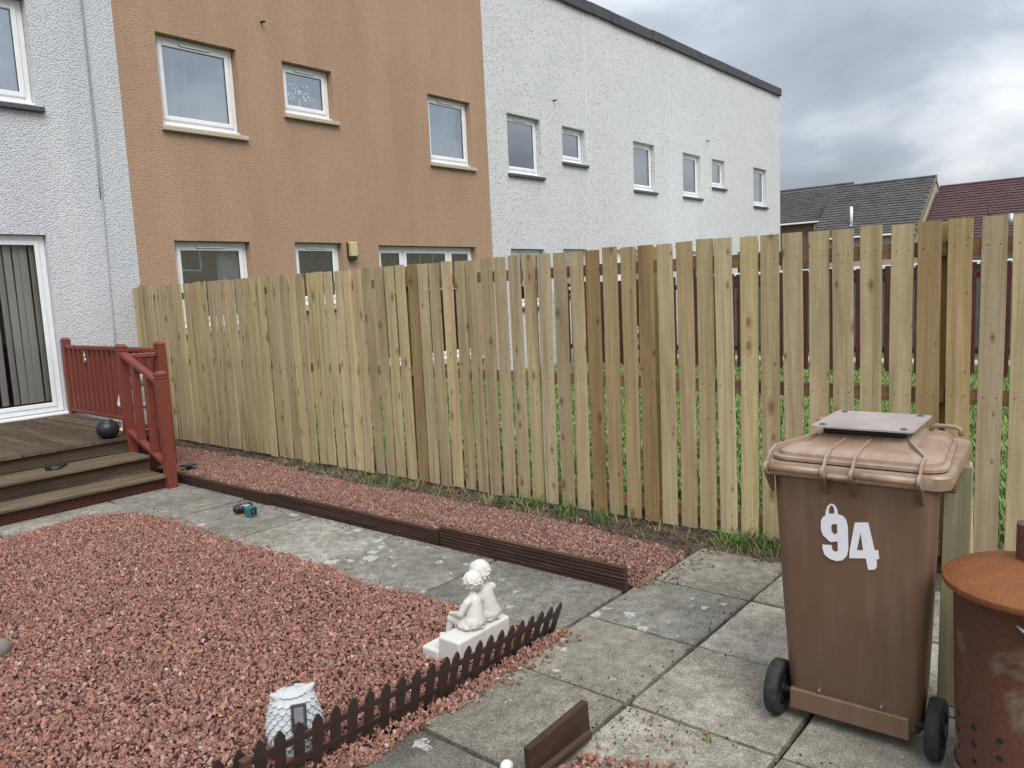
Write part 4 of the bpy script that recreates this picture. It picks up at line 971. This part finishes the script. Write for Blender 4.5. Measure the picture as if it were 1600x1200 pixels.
# ------------------------------------------------------------------ statue of two seated children
st = thing('garden_statue', 'white statue of two small children sitting on a bench, heads together', 'statue', (2.255, 2.245, .03))
mb = MB(); mb.box((0, 0, 0), (.345, .13, .122), .008); mb.box((-.004, .1295, -.01), (.20, .235, .052), .008); o = mb.build('bench', 'statue_white', st)
bv = o.modifiers.new('bevel', 'BEVEL'); bv.width = .004; bv.segments = 2
def child(name, x, y, z, s, turn, lean, nm):
    mb = MB(); T = Matrix.Translation((x, y, z)) @ Matrix.Rotation(lean, 4, 'Y') @ Matrix.Scale(s, 4)
    def P(*p): return T @ Vector(p)
    def e(c, r, rot=None): mb.ell(P(*c), tuple(q * s for q in r), rot)
    def c(a, b, r0, r1): mb.cap(P(*a), P(*b), r0 * s, r1 * s)
    e((0, -.002, .03), (.056, .05, .042)); e((0, .02, .02), (.064, .06, .034)); c((0, -.004, .03), (0, .004, .115), .046, .036); c((-.034, .004, .118), (.034, .004, .118), .021, .021)
    c((0, .006, .12), (0, .012, .155), .018, .017)
    for k in (-1, 1):
        c((k * .026, .01, .026), (k * .032, .10, .026), .028, .022); c((k * .032, .10, .024), (k * .032, .118, -.052), .019, .014); e((k * .032, .140, -.060), (.016, .032, .013))
        c((k * .046, .002, .116), (k * .064, .020, .066), .018, .0145); c((k * .064, .020, .066), (k * .045, .082, .052), .0145, .011); e((k * .042, .092, .05), (.012, .017, .009))
    for k in range(9):     # folds of the wrap
        a = R(-160 + k * 40); e((.050 * math.cos(a), .01 + .045 * math.sin(a), .010 + .006 * (k % 2)), (.016, .016, .010))
    o = mb.build(nm, 'statue_white', st, True); sculpt(o, .0032 * s, 3)
    # head as its own continuous blob with face turned
    hb = MB(); H = T @ Matrix.Translation((0, .014, .196)) @ Matrix.Rotation(turn, 4, 'Z')
    def he(cc, r): hb.ell(H @ Vector(cc), tuple(q * s for q in r))
    he((0, 0, 0), (.040, .044, .045)); he((0, .022, -.014), (.030, .026, .028)); he((0, .047, -.008), (.006, .008, .009)); he((0, .044, -.022), (.010, .006, .005)); he((.018, .036, -.014), (.012, .01, .012)); he((-.018, .036, -.014), (.012, .01, .012)); he((.041, 0, -.008), (.006, .01, .012)); he((-.041, 0, -.008), (.006, .01, .012)); he((0, .040, -.036), (.01, .009, .008))
    o = hb.build('head', 'statue_white', o, True); sculpt(o, .003 * s, 2)
    rg = random.Random(int(x * 1000)); hb = MB(); hb.ell(H @ Vector((0, -.007, .011)), (.044 * s, .043 * s, .042 * s))
    for k in range(120):
        th = rg.uniform(0, 6.283); ph = rg.uniform(-.75, 1.45)
        d = Vector((math.cos(th) * math.cos(ph), math.sin(th) * math.cos(ph), math.sin(ph)))
        if d.y > .35 and d.z < .45: continue
        q = H @ Vector((d.x * .042, d.y * .042 - .005, d.z * .043 + .006)); r = (rg.uniform(.005, .0085) if d.z < .25 else rg.uniform(.003, .0055)) * s; hb.ell(q, (r, r, r * .9), None, 1)
    o2 = hb.build('hair', 'statue_white', o.parent, True); sculpt(o2, .0028 * s, 1)
child('a', .150, .052, .122, 1.04, R(-62), R(8), 'child_figure')
child('b', .268, .062, .122, 1.16, R(70), R(-9), 'child_figure')

# ------------------------------------------------------------------ owl ornament with solar panel
owl = thing('owl_ornament', 'white owl garden ornament with a small black solar panel on its back', 'ornament', (1.49, 2.345, .022), math.atan2(-1.49, 2.345) + R(10)); owl.scale = (1.02, 1.02, 1.0)
# local -Y looks back at the viewer
mb = MB(); mb.ell((0, 0, .10), (.092, .080, .115), None, 3); mb.ell((0, 0, .17), (.078, .07, .068), None, 3); mb.ell((0, 0, .02), (.085, .075, .03), None, 3)
for s in (-1, 1): mb.cap((s * .042, -.005, .212), (s * .072, -.010, .236), .026, .009)
for s in (-1, 1): mb.ell((s * .078, .015, .10), (.018, .045, .075), None, 2)
mb.ell((0, .075, .18), (.012, .02, .016)); mb.ell((.03, .06, .19), (.022, .014, .022)); mb.ell((-.03, .06, .19), (.022, .014, .022))
o = mb.build('body', 'owl_white', owl, True); sculpt(o, .004, 4)
mb = MB(); rg = random.Random(8)
def owl_r(z):
    a = math.sqrt(max(.02, 1 - ((z - .10) / .115) ** 2)); b = math.sqrt(max(0, 1 - ((z - .17) / .068) ** 2)) if abs(z - .17) < .068 else 0
    return max(.092 * a, .078 * b), max(.080 * a, .07 * b)
for row in range(13):
    z = .238 - row * .0178; rx, ry = owl_r(z - .006); n = 17
    for k in range(n):
        a = 2 * math.pi * (k + .5 * (row % 2)) / n
        if math.sin(a) > .75 and z > .14: continue
        rx2, ry2 = owl_r(max(.01, z - .026)); c0 = Vector((rx * math.cos(a), ry * math.sin(a), z)) * 1.0; c1 = Vector((rx2 * math.cos(a), ry2 * math.sin(a), z - .026))
        d = (c1 - c0).normalized(); sd_ = Vector((-math.sin(a), math.cos(a), 0)); nn = sd_.cross(d).normalized()
        if nn.dot(Vector((math.cos(a), math.sin(a), .2))) < 0: nn = -nn
        pts = []; wv = .0155
        for u, w in ((0, .85), (.4, 1), (.7, .86), (.9, .5), (1, .0)): pts.append((u, w))
        ring = [(u, w) for u, w in pts] + [(u, -w) for u, w in pts[-2::-1]]
        top = [mb.bm.verts.new(c0 + d * (u * .027) + sd_ * (w * wv) + nn * (.000 + .0105 * u - .003 * w * w)) for u, w in ring]
        bot = [mb.bm.verts.new(c0 + d * (u * .027) + sd_ * (w * wv) + nn * (-.006)) for u, w in ring]
        mb.bm.faces.new(top)
        for i in range(len(ring)): j = (i + 1) % len(ring); mb.bm.faces.new((top[i], top[j], bot[j], bot[i]))
tag(mb.build('plumage', 'owl_white', owl), kind='stuff')
M = Matrix.Translation((.0, -.086, .168)) @ Matrix.Rotation(R(-20), 4, 'X') @ Matrix.Rotation(R(6), 4, 'Y')
mb = MB(); mb.box((-.026, -.009, -.045), (.026, .012, .045), .003, M); p = mb.build('solar_panel', 'solar_panel', owl)
mb = MB(); mb.box((-.017, -.0105, -.018), (.014, -.0088, .034), 0, M); mb.build('cell', 'solar_screen', p)
mb = MB(); mb.cyl(M @ Vector((.010, -.0088, -.032)), M @ Vector((.010, -.0125, -.032)), .006, n=14); mb.build('button', 'black_plastic', p)

# ------------------------------------------------------------------ little plastic picket border
def picket_border(label, x0, x1, y0, y1, z0, z1, ta, tb, n):
    p0, p1 = Vector((x0, y0, z0)), Vector((x1, y1, z1)); d = p1 - p0; L = d.length
    t = thing('border_fence', label, 'border fence', p0, 0, 'dark brown plastic picket borders')
    t.rotation_euler = (Matrix.Rotation(math.atan2(d.y, d.x), 4, 'Z') @ Matrix.Rotation(-math.asin(d.z / L), 4, 'Y')).to_euler()
    pit = L / (n - 1); w = .040
    tl = lambda u: ta + (tb - ta) * min(1, max(0, u)) ** 1.4
    mb = MB(); mb.prism([(-w / 2, -.03), (w / 2, -.03), (w / 2, .152), (.004, .177), (-.004, .177), (-w / 2, .152)], 1, -.0035, .0035); me = mb.mesh('picket'); me.materials.append(MAT['mini_brown'])
    for i in range(n):
        o = obj('picket', me, None, t, (i * pit, 0, 0)); o.rotation_euler = (tl(i / (n - 1)), 0, 0)
    for z in (.020, .104):
        mb = MB(); rings = []
        for k in range(n + 1):
            u = k / n; M = Matrix.Rotation(tl(u), 4, 'X'); rings.append([Vector((-.01 + u * (L + .02), 0, 0)) + M @ Vector((0, a, b)) for a, b in ((-.0055, z), (.0045, z), (.0045, z + .026), (-.0055, z + .026))])
        mb.loft(rings); mb.build('rail', 'mini_brown', t)
    return t
picket_border('dark brown plastic picket border in front of the seated-children statue', 2.045, 2.815, 2.165, 2.175, .030, -.002, R(13), R(20), 12)
picket_border('dark brown plastic picket border in front of the owl ornament', 1.13, 2.06, 2.245, 2.165, .038, .036, R(4), R(15), 14)
mb = MB(); mb.box((-.016, -.016, -.05), (.016, .016, .165), .002); s = mb.build('stake', 'board_wood', None, loc=(1.20, 2.19, .03)); s.color = (1.6, 1.3, 1.1, 1); tag(s, 'short square wooden stake among the plastic border pickets', 'stake')

# ------------------------------------------------------------------ small things
mb = MB(); mb.ell((0, 0, 0), (.085, .065, .055), (0, 0, .6), 3); o = mb.build('boulder', 'boulder', None, True, (1.085, 4.2, .055)); tag(o, 'smooth round grey-brown stone lying on the red chippings', 'stone')
mb = MB(); mb.box((-.38, -.015, -.03), (.0, .015, .125), .003); o = mb.build('brown_board', 'board_wood', None, loc=(2.215, 1.56, .0)); o.rotation_euler = (R(-5), R(2), R(4)); o.color = (1, 1, 1, 1); tag(o, 'dark red-brown board on edge beside the front chippings', 'board')
mb = MB(); mb.box((-.34, -.012, 0), (.0, .012, .030), .003); o = mb.build('batten', 'board_wood', None, loc=(2.165, 1.518, .020)); o.rotation_euler = (R(8), R(3), R(2)); o.color = (1.2, 1.25, 1.25, 1); tag(o, 'short brown batten lying along the foot of the brown board', 'batten')
mb = MB(); mb.ell((0, 0, 0), (.03, .024, .022), (0, .2, .4), 2); o = mb.build('pale_stone', 'pale_stone', None, True, (1.86, 1.655, .02)); tag(o, 'white pebble by the brown board at the bottom edge', 'stone')
# drill
dr = thing('cordless_tool', 'teal and black cordless tool lying on the path slabs', 'power tool', (3.17, 5.36, .0), R(4))
mb = MB(); mb.loft([[(p[0], y, p[1] + .040) for p in [(q[0], q[1]) for q in rrect(0, 0, w, hh, .012, 0, 3)]] for y, w, hh in ((-.05, .066, .070), (-.048, .072, .076), (.0, .072, .076), (.02, .058, .06))]); o = mb.build('battery_mount', 'tool_teal', dr)
mb = MB(); mb.box((-.024, -.0515, .016), (.024, -.046, .064)); mb.build('battery_socket', 'black_plastic', o)
mb = MB(); mb.box((-.006, -.0535, .03), (.0, -.0512, .052)); mb.build('terminal', 'silver', o)
mb = MB(); mb.cap((0, .01, .042), (.03, .09, .042), .024, .026); mb.build('grip', 'tool_teal', dr, True)
mb = MB(); mb.cap((-.02, .13, .040), (.085, .125, .040), .034, .032); mb.build('motor_housing', 'black_plastic', dr, True)
mb = MB(); mb.box((.0, .05, .062), (.05, .10, .074), .004); mb.build('grip_highlight', 'silver', dr)  # silver block on the grip, set there as a painted highlight
# black lantern ball on the deck
ln = thing('ball_lantern', 'black pierced ball lantern sitting on the deck beside the red post', 'lantern', (3.12, 7.64, DZ)); ln.scale = (.86, .86, .86)
mb = MB(); mb.lathe([(.055, 0), (.085, .018), (.112, .06), (.118, .10), (.108, .145), (.080, .178), (.062, .188), (.062, .198), (.05, .198), (.05, .18)], 32); o = mb.build('globe', 'black_plastic', ln, True)
mb = MB(); rg = random.Random(2)
for r_ in range(6):
    z = .035 + r_ * .026; rr = float(np.interp(z, (.0, .018, .06, .10, .145, .178), (.055, .085, .112, .118, .108, .08)))
    for k in range(16):
        a = 2 * math.pi * (k + .5 * (r_ % 2)) / 16; mb.ell((rr * math.cos(a), rr * math.sin(a), z), (.006, .006, .006), None, 1)
mb.build('studs', 'pipe_black', ln, True)
mb = MB(); mb.tube([(.06 * math.cos(t), .0, .19 + .0 + .03 * math.sin(t)) for t in np.linspace(0, math.pi, 9)], .0025, 6); mb.build('handle', 'axle_steel', ln)
# black solar light by the foot of the stair post
sl = thing('solar_light', 'small black square solar light by the foot of the red stair post', 'solar light', (3.60, 7.10, .06), R(10))
mb = MB(); mb.box((-.06, -.06, .055), (.06, .06, .072), .004); mb.build('head', 'solar_panel', sl); mb = MB(); mb.lathe([(.012, -.03), (.014, .03), (.035, .055)], 14); mb.build('spike', 'black_plastic', sl)
# low glossy black object on the upper step
gl = thing('black_object', 'low glossy black object lying on the upper step', 'object', (2.53, 7.36, .28), R(8))
mb = MB(); mb.lathe([(.055, 0), (.06, .006), (.052, .022), (.02, .036), (.0001, .038)], 24); mb.build('dome', 'pipe_black', gl, True)
mb = MB(); mb.cap((.03, 0, .02), (.105, .01, .022), .016, .013); mb.box((-.075, -.03, .0), (-.05, .03, .05), .008); mb.build('arm', 'black_plastic', gl)
# white statue behind the balustrade
ws = thing('figure_statue', 'white figure statue standing behind the red stair balustrade', 'statue', (3.472, 7.775, DZ), R(-50))
mb = MB(); mb.ell((0, 0, .02), (.20, .12, .035), None, 3)
def fig(cx, cy, s):
    q = lambda *p: (cx + p[0] * s, cy + p[1] * s, .045 + p[2] * s)
    mb.cap(q(-.03, 0, 0), q(-.02, 0, .17), .028 * s, .036 * s); mb.cap(q(.03, .01, 0), q(.02, 0, .17), .028 * s, .036 * s); mb.cap(q(0, 0, .17), q(0, 0, .30), .052 * s, .05 * s)
    mb.cap(q(-.045, 0, .31), q(.045, 0, .31), .026 * s, .026 * s); mb.cap(q(0, 0, .32), q(0, 0, .37), .02 * s, .02 * s); mb.ell(q(0, -.006, .405), (.04 * s, .044 * s, .05 * s)); mb.ell(q(0, .01, .42), (.046 * s, .046 * s, .045 * s))
    mb.ell(q(0, -.05, .40), (.008 * s, .01 * s, .012 * s))
    for k in (-1, 1): mb.cap(q(k * .065, 0, .305), q(k * .085, -.02, .21), .022 * s, .018 * s); mb.cap(q(k * .085, -.02, .21), q(k * .03, -.06, .19), .018 * s, .014 * s)
    mb.lathe([(.09 * s, .05), (.075 * s, .045 + .10 * s), (.055 * s, .045 + .19 * s)], 18, (cx, cy, 0))
fig(-.072, .01, 1.08); fig(.078, -.01, 1.12); mb.ell((.0, -.03, .10), (.07, .06, .09)); o = mb.build('figures', 'statue_white', ws, True); sculpt(o, .006, 3)
# little hanging silver ornaments on the railing
for i, (yy, lab) in enumerate(((9.35, 'small silver ornament hanging on the railing near the house wall'), (8.15, 'small silver ornament hanging on the railing near the middle post'))):
    mb = MB(); mb.ell((0, 0, .03), (.012, .022, .026)); mb.ell((0, 0, -.015), (.012, .03, .032)); mb.ell((0, 0, .062), (.006, .012, .012)); mb.cyl((0, 0, .06), (0, 0, .09), .002, n=6)
    o = mb.build('hanging_ornament', 'silver', None, True, (3.655, yy, 1.10)); tag(o, lab, 'ornament', 'ornaments hung on the railing')

# grass tufts and weeds along the fence foot, and sprigs in the gravel
tufts = [clump(50 + i, 70, .16, .10, .0032, 1.0) for i in range(4)]
for me_ in tufts: me_.materials.append(MAT['grass_dark'])
TW = [(4.50, 1.86, 1.35, 'broad grass tuft at the fence foot just left of the bin'), (4.47, 2.02, .9, 'grass tuft at the fence foot beside the corner slab'), (4.50, 1.68, 1.2, 'grass tuft at the fence foot half hidden by the bin'),
      (4.47, 2.98, .95, 'grass tuft under the dark brown picket'), (4.46, 3.25, 1.0, 'grass tuft at the fence foot left of the dark brown picket'), (4.45, 3.58, 1.05, 'dense grass tuft at the fence foot above the third edging board'),
      (4.44, 3.80, .9, 'grass tuft at the fence foot near a pale weed'), (4.42, 5.12, .8, 'sparse grass tuft at the fence foot near the middle post'), (4.40, 5.35, .75, 'sparse grass tuft left of the middle fence post'), (4.40, 6.6, .55, 'small grass tuft at the fence foot towards the deck'), (4.38, 7.7, .5, 'tiny grass tuft at the fence foot closest to the deck')]
for i, (x, y, s, lab) in enumerate(TW):
    o = obj('grass_tuft', tufts[i % 4], None, None, (x, y, soil_z(x, y) - .005)); o.scale = (s, s, s * .75); o.rotation_euler = (0, 0, i * 1.3); tag(o, lab, 'grass', 'grass tufts along the fence foot')
sprig = clump(70, 7, .055, .012, .003, .8); sprig.materials.append(MAT['grass'])
for x, y, lab in ((1.83, 3.95, 'tiny green sprig in the middle of the red chippings'), (2.62, 4.72, 'tiny green sprig near the path edge of the red chippings'), (2.45, 4.0, 'tiny green sprig in the chippings nearer the statue'), (2.42, 1.17, 'tiny green weed in the slab joint before the bin')):
    o = obj('weed', sprig, None, None, (x, y, main_z(x, y) if y > 2 else 0)); o.rotation_euler = (0, 0, x * 9); tag(o, lab, 'weed', 'weed sprigs')
def dry_ok(x, y): return 4.2 < x < 4.55
dp = [(rnd.uniform(4.25, 4.62), rnd.uniform(1.6, 6.8), 0) for _ in range(150)]
dp = [(x, y, soil_z(x, y)) for x, y, _ in dp]
scatter('dry_grass', dp, [clump(80 + i, 9, .10, .06, .0018, 2.4) for i in range(4)], 'grass_dry', .5, 1.2, True, 'dry straw and cut grass strewn on the soil under the fence', 'straw', 44)

# soil crumbs and bits of debris blown along the joints and board feet
cp = []
for _ in range(260): cp.append((3.44 - abs(rnd.gauss(0, .05)), rnd.uniform(2.2, 6.9), .003))
for _ in range(70): cp.append((2.48 + rnd.gauss(0, .05), rnd.uniform(.6, 2.1), .002))
for _ in range(70): cp.append((rnd.uniform(2.2, 4.3), 1.55 + rnd.gauss(0, .04), .002))
for _ in range(60): cp.append((rnd.uniform(2.2, 2.5), 1.42 + rnd.gauss(0, .10), .002))
for _ in range(120): cp.append((rnd.uniform(3.6, 4.4), 2.08 - abs(rnd.gauss(0, .07)), .003))
for _ in range(60): cp.append((rnd.uniform(2.0, 4.2), rnd.uniform(.3, 2.1), .002))
for _ in range(120): cp.append((rnd.uniform(2.75, 3.4), rnd.uniform(2.2, 6.8), .002))
scatter('soil_crumbs', cp, [stone_mesh(70 + i, .005) for i in range(6)], 'soil', .4, 1.7, label='scattered dark soil crumbs and bits on the paving', cat='debris', seed=52)
soil2 = [(rnd.uniform(4.15, 4.6), rnd.uniform(1.7, 9.3), 0) for _ in range(1500)]
scatter('soil_clods', [(x, y, soil_z(x, y) + .004) for x, y, _ in soil2], [stone_mesh(80 + i, .017) for i in range(8)], 'soil', .35, 1.7, label='lumpy dug soil clods along the foot of the new fence', cat='soil', seed=57)
